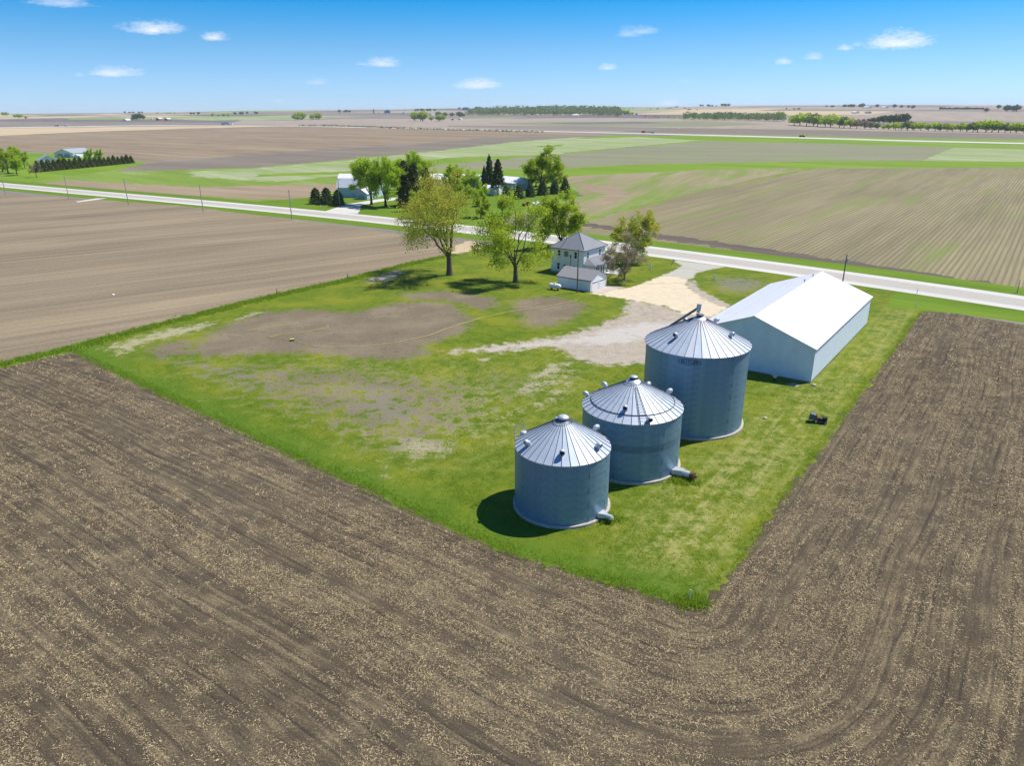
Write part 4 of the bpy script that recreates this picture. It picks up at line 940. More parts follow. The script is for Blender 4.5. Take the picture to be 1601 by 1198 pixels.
mp = S(1052, 414); t = thing('mailbox', 'dark mailbox on a slanted post where the driveway meets the road', 'mailbox', (mp[0], mp[1], 0), .4)
MB().tube([(-.5, 0, 0), (.35, 0, 1.25)], .07, 6).build('post', 'dark', t); m = MB(); m.tube([(.1, -.25, 1.35), (.1, .3, 1.35)], .17, 10); m.build('box', 'seam', t)
# small bits lying about
def rock(label, px_, s, mat='white', name='rock', cat='rock', seed=1):
    p = S(*px_); bm = bmesh.new(); bmesh.ops.create_icosphere(bm, subdivisions=2, radius=s); r_ = random.Random(seed)
    for v in bm.verts: v.co *= r_.uniform(.75, 1.1); v.co.z *= .6
    me = bpy.data.meshes.new(name); bm.to_mesh(me); bm.free(); me.materials.append(M[mat]); o = link(name, me); o.location = (p[0], p[1], s * .3); return tag(o, label, cat)
rock('small white lump lying in the left tilled field', (177, 461.5), .35, name='plastic_bag', cat='plastic bag')
rock('pale stone at the near corner of the machine barn', (1272, 603), .35, 'concrete')
rock('pale stone lying in the bright grass between the bins and the barn corner', (1196, 655), .3, 'concrete', seed=4)
p = S(1211, 595); t = thing('seed_spreader', 'small white spreader hopper standing in the shade of the barn gable', 'spreader', (p[0], p[1], 0), 1.0)
m = MB(); m.lathe([(.08, .35), (.42, .85), (.45, .95), (.3, .92)], 12); m.build('hopper', 'white', t)
for k in (-.4, .4): MB().tube([(k, -.05, .2), (k, .05, .2)], .2, 12).build('wheel', 'rubber', t)
MB().tube([(0, .1, .5), (0, .9, 1.0), (-.3, .95, 1.0), (.3, .95, 1.0)], .03, 6).build('handle', 'steel', t)
# yellow hose on the bare soil and its small pump box
hs = [[(902, 470), (870, 476), (830, 483), (790, 489), (750, 498), (710, 510), (670, 525), (620, 536), (560, 543), (500, 543), (450, 533), (420, 527), (440, 523), (480, 519), (513, 512), (512, 508)],
      [(387, 517), (430, 511), (480, 503)]]
for k, pts in enumerate(hs):
    P = survey(pts); sm = []
    for i in range(len(P) - 1):
        for j in range(4): q = P[i] + (P[i + 1] - P[i]) * j / 4; n_ = vnoise(q[0] * .3, q[1] * .3, 5) - .5; sm.append((q[0] + n_ * .5, q[1] + n_ * .5, .06))
    tag(MB().tube(sm, .045, 5).build('hose', 'hose'), ['long yellow hose winding across the bare soil of the yard', 'short stretch of yellow hose on the bare soil at the left'][k], 'hose')
p = S(457, 533); t = thing('pump_box', 'small pale pump box on the bare soil beside the hose', 'box', (p[0], p[1], 0), .3)
MB().box(-.35, -.25, 0, .35, .25, .3).build('body', 'dark', t); MB().box(-.37, -.27, .3, .37, .27, .38).build('lid', 'hose', t)

# riding mower
p = S(1282, 661); mw = thing('riding_mower', 'dark riding mower with a grass catcher parked on the mown grass', 'riding mower', (p[0], p[1], 0), math.radians(-22))
MB().cbox(0, 0, .42, 1.5, .62, .22).build('chassis', 'dark', mw); h = MB(); h.cbox(.55, 0, .68, .62, .55, .32); h.build('hood', 'dark', mw)
MB().cbox(.05, 0, .22, .85, 1.25, .16).build('mower_deck', 'dark', mw)
MB().cbox(-.25, 0, .68, .5, .5, .12).build('seat', 'rust', mw); MB().cbox(-.52, 0, .95, .12, .48, .45).build('seat_back', 'rust', mw)
b = MB(); b.add([(-.7, -.5, .5), (-.7, .5, .5), (-1.5, .5, .35), (-1.5, -.5, .35), (-.65, -.45, 1.15), (-.65, .45, 1.15), (-1.3, .42, 1.25), (-1.3, -.42, 1.25)], [(0, 1, 2, 3), (4, 5, 6, 7), (0, 1, 5, 4), (1, 2, 6, 5), (2, 3, 7, 6), (3, 0, 4, 7)]); b.build('grass_catcher', 'seam', mw)
for wx, wy, r_ in ((-.55, -.48, .3), (-.55, .48, .3), (.65, -.42, .2), (.65, .42, .2)):
    w_ = MB().tube([(wx, wy - .11, r_), (wx, wy + .11, r_)], r_, 14).build('wheel', 'rubber', mw); MB().tube([(wx, wy - .12, r_), (wx, wy + .12, r_)], r_ * .5, 10).build('rim', 'steel', w_)
MB().tube([(.3, 0, .7), (.1, 0, 1.05)], .03, 6).build('steering_column', 'dark', mw); MB().lathe([(.16, 0), (.19, .02), (.16, .04)], 14).build('steering_wheel', 'dark', mw).location = (.1, 0, 1.05)

# ------------------------------------------------------------------ trees
def tube_np(P, R, n):
    """one tapered limb as arrays"""
    P = np.asarray(P, float); k = len(P); d = np.gradient(P, axis=0); d /= np.linalg.norm(d, axis=1)[:, None] + 1e-9
    a = np.cross(d, [0.3, 0.9, 0.2]); a /= np.linalg.norm(a, axis=1)[:, None] + 1e-9; b = np.cross(d, a)
    t = np.arange(n) * 2 * np.pi / n
    V = P[:, None] + (a[:, None] * np.cos(t)[None, :, None] + b[:, None] * np.sin(t)[None, :, None]) * np.asarray(R)[:, None, None]
    V = V.reshape(-1, 3); i = np.arange(k - 1)[:, None] * n; j = np.arange(n)[None]; j2 = (j + 1) % n
    return V, np.stack([i + j, i + j2, i + n + j2, i + n + j], -1).reshape(-1, 4)
def quads(C, size, r, flat=0.0):
    """leaf clumps: randomly turned small quads at points C"""
    n = len(C); a = r.normal(size=(n, 3)); a[:, 2] *= (1 - flat); a /= np.linalg.norm(a, axis=1)[:, None]
    b = r.normal(size=(n, 3)); b -= a * (a * b).sum(1)[:, None]; b /= np.linalg.norm(b, axis=1)[:, None]
    s = size * r.uniform(.55, 1.25, n)[:, None]; w = s * r.uniform(.45, .8, n)[:, None]
    V = np.stack([C - a * s, C - b * w, C + a * s, C + b * w], 1).reshape(-1, 3)
    return V, np.arange(n * 4).reshape(n, 4)
def broadleaf_meshes(h, width, seed, leaf, bark, fork=.3, limbs=5, nleaf=26, lsize=.32, levels=3, spread=.9, twig=True, gap=.0, lean=(0, 0), tr=None, droop=0.0, lop=None):
    r = np.random.default_rng(seed); TV = []; TF = []; base = 0; tips = []; R0 = tr or h * .022
    def addtube(P, R, n):
        nonlocal base
        V, F = tube_np(P, R, n); TV.append(V); TF.append(F + base); base += len(V)
    def grow(p, d, L, rad, lev, tend):
        k = 5; P = [p]; dd = d.copy()
        for i in range(k - 1):
            dd = dd + r.normal(0, .16, 3) + np.array([0, 0, .10 if lev < 2 else -.02 - droop]); dd /= np.linalg.norm(dd); P.append(P[-1] + dd * L / (k - 1))
        P = np.array(P); addtube(P, np.linspace(rad, rad * .45, k), 6 if lev < 2 else 4 if lev < 3 else 3)
        if lev >= levels:
            tips.append((P[-1], L)); tips.append((P[2], L)); return
        nb = r.integers(3, 5) if lev < levels - 1 else r.integers(3, 6)
        for b in range(nb):
            i = r.integers(2, k) if b < nb - 1 else k - 1
            out = P[i] - np.array([0, 0, h * .42]); out /= np.linalg.norm(out) + 1e-9
            nd = dd * .55 + r.normal(0, .48, 3) + out * .35; nd[2] += .12; nd /= np.linalg.norm(nd)
            grow(P[i], nd, L * r.uniform(.5, .72), rad * (.42 if b < nb - 1 else .5), lev + 1, tend)
    fz = h * fork; trunk = np.array([[0, 0, -.4], [0, 0, fz * .4], [lean[0] * fz * .5, lean[1] * fz * .5, fz * .8], [lean[0] * fz, lean[1] * fz, fz]])
    addtube(trunk, np.array([1.45, 1.0, .9, .95]) * R0, 10)
    for k in range(limbs):
        a = 2 * np.pi * k / limbs + r.uniform(-.35, .35); tilt = r.uniform(.25, .75) * spread if k else .12
        d = np.array([math.cos(a) * math.sin(tilt), math.sin(a) * math.sin(tilt), math.cos(tilt)])
        L = (h - fz) * r.uniform(.44, .56) * (1 if k else 1.1)
        grow(trunk[-1] - np.array([0, 0, fz * r.uniform(0, .2)]), d, L, R0 * .55, 1, None)
    C = []
    tp = np.array([t[0] for t in tips]); 
    # scale the crown to the wanted width and height
    allT = np.vstack(TV); 
    w_now = np.percentile(np.hypot(tp[:, 0], tp[:, 1]), 92) * 2 + 1e-6; h_now = np.percentile(tp[:, 2], 98)
    sx = (width * .98) / w_now; sz = (h * .97 - fz) / max(h_now - fz, 1e-3)
    def fit(V):
        V = V.copy(); t = np.clip((V[:, 2] - fz * .8) / (fz * .3 + .01), 0, 1); up = V[:, 2] > fz
        V[:, 0] *= 1 + (sx - 1) * t; V[:, 1] *= 1 + (sx - 1) * t; V[up, 2] = fz + (V[up, 2] - fz) * sz; return V
    allT = fit(allT); tp = fit(tp)
    keep = r.random(len(tp)) > gap
    if lop is not None: keep &= ~lop(tp)
    tpk = tp[keep]
    C = np.repeat(tpk, nleaf, 0) + r.normal(0, 1, (len(tpk) * nleaf, 3)) * np.array([1, 1, .8]) * (h * .036)
    V, F = quads(C, lsize, r); tint = r.random(len(C)); clump = np.repeat(r.random(len(tpk)), nleaf); tint = np.clip(tint * .6 + clump * .5, 0, 1)
    tipv = np.clip(np.repeat(r.random(len(tpk)) * .7, nleaf) + (C[:, 2] / h) * .45, 0, 1)
    me_t = mesh_np('trunk', allT, np.vstack(TF), bark, None, True)
    me_c = mesh_np('crown', V, F, leaf, {'tint': ('FACE', tint), 'tip': ('FACE', tipv)})
    return me_t, me_c
def tree(name, label, px, meshes, rz=0.0, s=1.0, group=None, cat='tree', xy=None, z=None, sxyz=None):
    p = xy if xy is not None else S(*px); zz = float(height(p[0], p[1])) if z is None else z
    t = thing(name, label, cat, (p[0], p[1], zz), rz, group); t.scale = sxyz or (s, s, s)
    link('trunk', meshes[0], t); link('crown', meshes[1], t); return t
def conifer_meshes(h, r0, seed, mat='needle', shape=1.0, n=2600, bare=.06, size=.30, round_top=.0, trunk_r=None):
    r = np.random.default_rng(seed); z = bare * h + (h * (1 - bare)) * (1 - np.sqrt(r.random(n))) ** .9 if shape >= 1 else bare * h + h * (1 - bare) * r.random(n) ** .9
    f = (z - bare * h) / (h * (1 - bare)); rad = r0 * np.clip((1 - f) ** (.75 if round_top == 0 else round_top), 0, 1) * (1 + .16 * np.sin(f * 44 + r.random() * 6))
    a = r.random(n) * 2 * np.pi; lobes = 1 + .16 * np.sin(a * 3 + seed) * np.sin(f * 9 + a) + .10 * np.sin(a * 7 + f * 20)
    q = rad * lobes * (r.random(n) ** .33) * 1.0; C = np.stack([np.cos(a) * q, np.sin(a) * q, z - q * .12], 1)
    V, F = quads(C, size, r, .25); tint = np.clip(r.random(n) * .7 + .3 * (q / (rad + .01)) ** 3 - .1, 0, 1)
    P = np.array([[0, 0, -.3], [0, 0, h * .5], [0, 0, h * .97]]); R = np.array([1, .6, .1]) * (trunk_r or h * .02)
    TV, TF = tube_np(P, R, 6)
    return mesh_np('trunk', TV, TF, 'bark_dark', None, True), mesh_np('crown', V, F, mat, {'tint': ('FACE', tint), 'tip': ('FACE', tint)})

# around the farmhouse
tree('budding_tree', 'tall bare-limbed tree with yellow brown buds and thick trunk left of the farmhouse', (703, 430),
     broadleaf_meshes(26.0, 25.0, 8, 'leaf_gold', 'bark', fork=.20, limbs=7, nleaf=30, lsize=.21, levels=4, gap=.12, tr=.72, spread=1.1), rz=.6)
tree('deciduous_tree', 'broad olive green tree with forked trunk just left of the farmhouse', (806, 441),
     broadleaf_meshes(20.5, 19.0, 21, 'leaf_olive', 'bark', fork=.20, limbs=6, nleaf=30, lsize=.22, levels=4, gap=.05, tr=.55, spread=1.15), rz=2.0)
tree('deciduous_tree', 'rounded olive green tree standing close behind the farmhouse', (877, 388),
     broadleaf_meshes(16.0, 13.0, 34, 'leaf_olive', 'bark_dark', fork=.15, limbs=7, nleaf=110, lsize=.26, levels=3, spread=1.0), rz=1.0)
tree('birch_tree', 'green and gold tree with pale branches between the farmhouse and the road', (992, 409),
     broadleaf_meshes(13.5, 12.0, 41, 'leaf_gold', 'bark_pale', fork=.15, limbs=7, nleaf=60, lsize=.22, levels=3, spread=1.0), rz=.3)
tree('bare_tree', 'small bare purple brown tree on the lawn right of the farmhouse', (976, 438),
     broadleaf_meshes(10.5, 11.0, 52, 'leaf_purple', 'bark_dark', fork=.14, limbs=9, nleaf=55, lsize=.12, levels=3, spread=1.3), rz=.3)
# farmstead across the road
mA = broadleaf_meshes(19.0, 15.0, 61, 'leaf_spring', 'bark_dark', fork=.24, limbs=7, nleaf=85, lsize=.32, levels=3, tr=.5)
mB = broadleaf_meshes(19.5, 14.0, 62, 'leaf_spring', 'bark_dark', fork=.22, limbs=7, nleaf=85, lsize=.32, levels=3, tr=.5)
mC = broadleaf_meshes(20.0, 17.0, 63, 'leaf_olive', 'bark', fork=.16, limbs=7, nleaf=95, lsize=.34, levels=3, tr=.5)
tree('deciduous_tree', 'bright green tree in front of the barn, nearest the white shed', (581, 320), mA, .3, 1.03)
tree('deciduous_tree', 'bright green tree on the far side of the gravel drive next to the tall evergreens', (603, 323), mB, .9, 1.03)
for (q, m_, s_, lb) in [((633, 301), mA, .85, 'bright green tree filling the gap behind the tall dark evergreens'), ((650, 301), mB, 1.0, 'tall bright green tree rising behind the dark evergreens'), ((622, 297), mB, .75, 'light green tree between the drive trees and the evergreens'),
                        ((612, 292), mA, .7, 'green tree seen past the trees along the farm drive'), ((847, 296), mC, 1.06, 'large open green tree rising behind the row of round spruces'), ((838, 292), mC, .85, 'left hand companion of the large green tree behind the spruces'), ((866, 293), mC, .80, 'right hand companion of the large green tree behind the spruces'),
                        ((712, 305), mA, .75, 'green tree showing above the budding tree beside the long white roof'), ((738, 308), mB, .62, 'small green tree left of the tall spruces'), ((722, 318), mC, .55, 'olive green tree behind the budding tree, across the road'),
                        ((668, 347), mA, .62, 'bright green tree at the road edge below the dark evergreens'), ((684, 349), mB, .55, 'bright green roadside tree touching the budding tree on its left'), ((655, 341), mC, .50, 'low green tree at the foot of the dark evergreens'),
                        ((752, 340), mC, .50, 'low green tree across the road between the budding tree and the forked tree'), ((785, 338), mA, .42, 'low bright tree across the road behind the forked olive tree'), ((756, 322), mB, .45, 'small green tree on the lawn below the tall spruces'), ((705, 340), mB, .5, 'green roadside tree hidden behind the budding tree')]:
    tree('deciduous_tree', lb, q, m_, s_ * 7, s_)
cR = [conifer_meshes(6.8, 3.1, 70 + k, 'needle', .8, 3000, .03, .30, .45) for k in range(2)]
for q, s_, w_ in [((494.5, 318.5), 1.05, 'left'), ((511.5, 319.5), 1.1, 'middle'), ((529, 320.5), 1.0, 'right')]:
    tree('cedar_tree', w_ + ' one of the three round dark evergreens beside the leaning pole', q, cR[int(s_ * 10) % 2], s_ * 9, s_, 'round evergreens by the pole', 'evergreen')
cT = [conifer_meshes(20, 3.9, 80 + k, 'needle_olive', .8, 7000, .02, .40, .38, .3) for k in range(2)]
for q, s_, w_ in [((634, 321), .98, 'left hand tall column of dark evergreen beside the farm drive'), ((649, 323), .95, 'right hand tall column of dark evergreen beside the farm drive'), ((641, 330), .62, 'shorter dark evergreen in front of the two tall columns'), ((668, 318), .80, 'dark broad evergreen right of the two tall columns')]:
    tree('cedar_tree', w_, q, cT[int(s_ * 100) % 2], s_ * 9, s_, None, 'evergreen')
cS = [conifer_meshes(18, 3.6, 90 + k, 'needle', 1.0, 5200, .04, .40) for k in range(3)]
pine = conifer_meshes(18, 3.7, 95, 'needle_olive', .8, 4200, .28, .42, .6, .3)
tree('spruce_tree', 'tallest pointed spruce by the white farm sheds', (765.5, 298), cS[0], 0, 1.06, None, 'evergreen')
tree('spruce_tree', 'shorter spruce leaning against the left of the tallest one', (757.5, 297), cS[1], 1, .72, None, 'evergreen')
tree('pine_tree', 'dark pine with bare lower trunk right of the tallest spruce', (779, 305), pine, 0, .98, None, 'pine')
tree('spruce_tree', 'small spruce at the foot of the tallest spruce', (770, 304), cS[2], 2, .42, None, 'evergreen')
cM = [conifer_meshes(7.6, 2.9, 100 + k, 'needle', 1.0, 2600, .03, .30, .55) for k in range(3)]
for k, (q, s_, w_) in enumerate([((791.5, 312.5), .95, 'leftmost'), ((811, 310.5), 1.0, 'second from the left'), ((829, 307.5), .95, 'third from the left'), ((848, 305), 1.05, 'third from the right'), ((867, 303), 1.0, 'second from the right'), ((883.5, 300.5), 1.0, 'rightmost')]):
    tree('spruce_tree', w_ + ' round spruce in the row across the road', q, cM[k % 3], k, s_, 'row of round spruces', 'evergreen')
# the farm at the left edge: windbreak, two big trees
ords = ['last', 'second', 'third', 'fourth', 'fifth', 'sixth', 'seventh', 'eighth', 'ninth', 'tenth', 'eleventh', 'twelfth', 'thirteenth', 'fourteenth', 'fifteenth', 'sixteenth', 'seventeenth', 'eighteenth', 'nineteenth', 'twentieth', 'twenty-first', 'twenty-second']
cW = [conifer_meshes(7.6, 2.7, 120 + k, 'needle_olive', 1.0, 2000, .05, .32, .6) for k in range(3)]
wa, wb = S(60, 269), S(206, 255)
for k in range(20):
    f_ = k / 19; p = wb + (wa - wb) * (f_ ** 1.0); s_ = .82 + .5 * ((k * 37) % 10) / 22 + (.15 if k > 8 else 0)
    tree('windbreak_tree', ('evergreen at the right end of the windbreak by the left farm' if k == 0 else ords[k] + ' evergreen from the right end of the left farm windbreak'), None, cW[k % 3], k * 1.7, s_, 'windbreak evergreens', 'evergreen', xy=p, sxyz=(s_ * 1.15, s_ * 1.15, s_ * 1.05))
for q, m_, s_, lb in [((13, 271), mC, .95, 'big green tree at the left edge of the photo'), ((27, 274), mA, .62, 'yellow green tree in front of the windbreak at the left farm'), ((4, 268), mC, .8, 'green tree cut by the left edge of the photo'), ((39, 263), mB, .6, 'green tree at the corner of the grey roofed farm house'), ((22, 262), mA, .8, 'tall green tree behind the left farm trees'),
                      ((141, 254), mB, .55, 'light green tree poking above the windbreak'), ((156, 252), mB, .5, 'second light green tree poking above the windbreak, to the right'), ((95, 262), mC, .4, 'low bright bush tree beside the white shed of the left farm')]:
    tree('deciduous_tree', lb, q, m_, s_ * 5, s_)
bareS = broadleaf_meshes(9, 8, 110, 'leaf_purple', 'bark_dark', fork=.25, limbs=5, nleaf=12, lsize=.2, levels=3)
tree('bare_tree', 'small bare grey tree in front of the windbreak at the left farm', (57.5, 277), bareS, 0, 1.0)

# ------------------------------------------------------------------ farm buildings further off
def shed(name, label, cat, px, w, l, hw, hr, ang, wall, roof, door=None, xy=None, parts=True):
    p = xy if xy is not None else S(*px); t = thing(name, label, cat, (p[0], p[1], float(height(p[0], p[1])) - .2), ang)
    m = MB(); poly = [(0, 0), (w, 0), (w, hw), (w / 2, hr - .08), (0, hw)]; m.prism(poly, 0, l); m.build('wall', wall, t)
    o_ = .4; g = (hr - hw) / (w / 2)
    for s in (0, 1):
        xe = -o_ if s == 0 else w + o_; q = [(xe, -o_, hw - o_ * g + .05), (xe, l + o_, hw - o_ * g + .05), (w / 2, l + o_, hr + .05), (w / 2, -o_, hr + .05)]
        mm = MB(); mm.slab(q if s else q[::-1], .12); mm.build('roof_slope', roof, t)
    if door:
        for (a0_, a1_, b1_) in door: MB().box(a0_, -.12, 0, a1_, -.01, b1_).build('door', 'far_grey', t)
    return t
def gambrel(label, px, w, l, ang):
    p = S(*px); t = thing('gambrel_barn', label, 'barn', (p[0], p[1], -.2), ang); hw = 5.2
    poly = [(0, 0), (w, 0), (w, hw), (w * .8, hw + 4.0), (w / 2, hw + 5.9), (w * .2, hw + 4.0), (0, hw)]
    MB().prism(poly, 0, l).build('wall', 'blue_wall', t); o_ = .5
    pr = [(-o_, hw - .3), (w * .2, hw + 4.05), (w / 2, hw + 6.0), (w * .8, hw + 4.05), (w + o_, hw - .3)]
    for a_, b_ in zip(pr[:-1], pr[1:]):
        m = MB(); m.slab([(a_[0], -o_, a_[1]), (b_[0], -o_, b_[1]), (b_[0], l + o_, b_[1]), (a_[0], l + o_, a_[1])], .1); m.build('roof_slope', 'far_white', t)
    MB().box(w * .35, -.12, 0, w * .65, -.02, 3.4).build('door', 'white', t); return t
gambrel('blue sided gambrel roofed barn behind the bright green trees across the road', (540.5, 304.5), 12, 20, math.radians(-96))
shed('white_shed', 'small white roofed shed beside the gambrel barn across the road', 'shed', (557, 311.5), 6, 10.0, 3.0, 5.0, math.radians(20) - math.pi / 2 + .9, 'blue_wall', 'far_white', [(1.5, 4.5, 2.4)])
shed('pole_shed', 'pale blue shed with white roof among the spruces across the road', 'shed', (805, 298), 14, 26, 4.0, 6.5, math.radians(45), 'blue_wall', 'far_white', [(3, 8, 3.2)])
shed('pole_shed', 'long white roofed shed left of the tallest spruce across the road', 'shed', (744, 292), 13, 30, 3.8, 6.3, math.radians(70), 'blue_wall', 'far_white', [(3, 8, 3.2)])
shed('farm_workshop', 'low white building behind the pine across the road', 'shed', (776, 305), 7, 9, 3, 4.6, math.radians(60), 'white', 'far_white', [(1, 3, 2.2)])
p = S(822, 322); t = thing('farm_implement', 'small orange farm implement on the lawn across the road', 'farm implement', (p[0], p[1], 0), .3)
MB().cbox(0, 0, .9, 3.2, 1.2, .8).build('body', 'orange_paint', t); MB().cbox(1.0, 0, 1.6, .9, 1.0, .8).build('cab', 'orange_paint', t)
for k in (-1.1, 1.1):
    MB().tube([(k, -.75, .5), (k, -.55, .5)], .5, 12).build('wheel', 'rubber', t); MB().tube([(k, .55, .5), (k, .75, .5)], .5, 12).build('wheel', 'rubber', t)
# left farm
shed('farm_house_roof', 'grey roofed white house at the left farm behind the windbreak', 'house', (62, 257), 14, 22, 3.2, 7.2, math.radians(35), 'white', 'far_grey', [(2, 4, 2.2)])['label'] = 'grey roofed white house behind the left farm windbreak'
shed('machine_shed', 'white gabled machine shed with open bay at the left farm', 'shed', (86, 246), 22, 26, 4.2, 8.0, math.radians(-15), 'far_white', 'far_grey', [(4, 10, 3.8), (12, 18, 3.8)])
p = S(115, 247.5)
shed('small_shed', 'tiny white shed right of the left farm machine shed', 'shed', (115, 247.5), 5, 5, 2.5, 3.6, .3, 'far_white', 'far_white', [(1, 3, 2)])

# ------------------------------------------------------------------ the far country
blob = []
for k in range(4):
    r_ = np.random.default_rng(200 + k); n = 420; a = r_.normal(size=(n, 3)); a /= np.linalg.norm(a, axis=1)[:, None]
    C = a * (r_.random(n)[:, None] ** .35) * np.array([1, 1, .78]) * 5.2 * (1 + .25 * np.sin(a[:, :1] * 5 + k) * np.cos(a[:, 1:2] * 4)) + [0, 0, 6.2]; C[:, 2] = np.maximum(C[:, 2], .8)
    V, F = quads(C, .95, r_); tt = np.clip(r_.random(n) * .6 + .3 * a[:, 2] + .1, 0, 1)
    blob.append({m: mesh_np('crown', V, F, m, {'tint': ('FACE', tt), 'tip': ('FACE', tt)}) for m in ('leaf_spring', 'leaf_olive', 'leaf_pale', 'needle', 'leaf_purple')})
TV, TF = tube_np([[0, 0, -.5], [0, 0, 3], [0, 0, 7]], [.35, .28, .12], 5); ftrunk = mesh_np('trunk', TV, TF, 'bark_dark')
def far_tree(label, px, s, mat='leaf_olive', group=None, k=0, xy=None, tall=1.0, cat='tree'):
    p = xy if xy is not None else S(*px); t = thing('far_tree', label, cat, (p[0], p[1], float(height(p[0], p[1]))), k * 1.3, group); t.scale = (s, s, s * tall)
    link('trunk', ftrunk, t); link('crown', blob[k % 4][mat], t); return t
# belt of trees along the creek at the right: individual crowns
belt = []
r_ = np.random.default_rng(9)
ORD = 'first second third fourth fifth sixth seventh eighth ninth tenth eleventh twelfth thirteenth fourteenth fifteenth sixteenth seventeenth eighteenth nineteenth twentieth'.split()
def nth(k, n, what):
    return (ORD[k] + ' from the left ' if k < 20 and k <= n - 1 - k or n - 1 - k > 19 else ('rightmost ' if n - 1 == k else ORD[n - 1 - k] + ' from the right ')) + what
for k in range(38):
    x = 1240 + k * 10 + r_.uniform(-2, 2); y = np.interp(x, [1240, 1330, 1420, 1601], [195.5, 200.5, 204, 208]); h_ = np.interp(x, [1240, 1300, 1345, 1375, 1420, 1500, 1530, 1570, 1601], [16, 17, 11, 8, 12, 11, 17, 15, 11]) * r_.uniform(.8, 1.15)
    p = S(x, y); s_ = (h_ / 1130 * np.hypot(p[0], p[1])) / 10.2
    belt.append(far_tree(nth(k, 38, 'of the round trees in the creek belt beyond the highway'), None, s_ * 1.12, ['leaf_spring', 'leaf_olive', 'leaf_spring', 'leaf_pale', 'leaf_olive'][k % 5] if not 9 < k < 13 else 'leaf_purple', 'trees of the right hand creek belt', k, xy=p, tall=.8))
for k in range(12):
    x = 1325 + k * 8 + r_.uniform(-2, 2); y = 192 - (0 if k > 7 else 1.5); h_ = np.interp(k, [0, 4, 7, 11], [5, 6, 10, 13]); p = S(x, y + 3); s_ = (h_ / 1130 * np.hypot(p[0], p[1])) / 10.2
    far_tree(nth(k, 12, 'of the dark pines behind the creek belt'), None, s_, 'needle', 'dark pines behind the creek belt', k, xy=p, tall=1.1, cat='evergreen')
def wood(name, label, cat, outline, spacing, hpx, mats, seed, jitter=.6):
    """a far wood that reads as one mass: joined crowns, denser than one could count"""
    r = np.random.default_rng(seed); P = survey(outline); lo, hi = P.min(0), P.max(0); n = int((hi[0] - lo[0]) * (hi[1] - lo[1]) / spacing ** 2)
    X = r.uniform(lo, hi, (n, 2)); X = X[inside(P, X[:, 0], X[:, 1])]
    Vs = []; Fs = []; T = []; b = 0
    for x, y in X:
        m = 26; a = r.normal(size=(m, 3)); a /= np.linalg.norm(a, axis=1)[:, None]; hh = hpx / 1130 * math.hypot(x, y) * r.uniform(.7, 1.15)
        C = a * hh * .42 * (r.random(m)[:, None] ** .3) * [1, 1, .9] + [x, y, float(height(x, y)) + hh * .55]
        V, F = quads(C, hh * .13, r); Vs.append(V); Fs.append(F + b); b += len(V); T.append(np.clip(r.random() * .5 + r.random(m) * .5, 0, 1))
    o = link(name, mesh_np(name, np.vstack(Vs), np.vstack(Fs), mats, {'tint': ('FACE', np.concatenate(T)), 'tip': ('FACE', np.concatenate(T))})); return tag(o, label, cat, kind='stuff')
wood('woodland', 'long green woodland along the skyline in the middle distance', 'wood', [(728, 180.5), (800, 181), (900, 181), (972, 183), (968, 175), (900, 173), (800, 174), (735, 176)], 24, 8.5, 'leaf_pale', 1)
wood('woodland', 'green belt of woodland right of the middle, beyond the highway', 'wood', [(1068, 187.5), (1130, 188.5), (1228, 190), (1226, 186), (1130, 184), (1070, 185)], 17, 9, 'leaf_pale', 2)
wood('scrub', 'low dark scrub along the near side of the far highway', 'scrub', [(455, 197.4), (520, 197.5), (600, 201), (700, 204.2), (800, 207), (850, 208), (850, 206.2), (700, 202.8), (600, 199.6), (520, 196.6)], 9, 2.6, 'needle_olive', 3)
wood('scrub', 'thin scrub and weeds along the highway verge at the right', 'scrub', [(900, 209.5), (1100, 214.5), (1300, 221), (1601, 229), (1601, 228), (1300, 220.2), (1100, 213.8), (900, 209)], 12, 1.6, 'leaf_olive', 4)
wood('woodland', 'thin scrub wood between the far farm and the green belt', 'wood', [(1000, 183.5), (1070, 187), (1070, 185.5), (1000, 182.2)], 24, 3.5, 'leaf_purple', 5)
wood('woodland', 'hazy line of woods on the skyline above the long woodland', 'wood', [(760, 172.5), (960, 171.5), (1080, 170.5), (1080, 169.9), (960, 170.6), (760, 171.6)], 60, 3.0, 'needle_olive', 6)
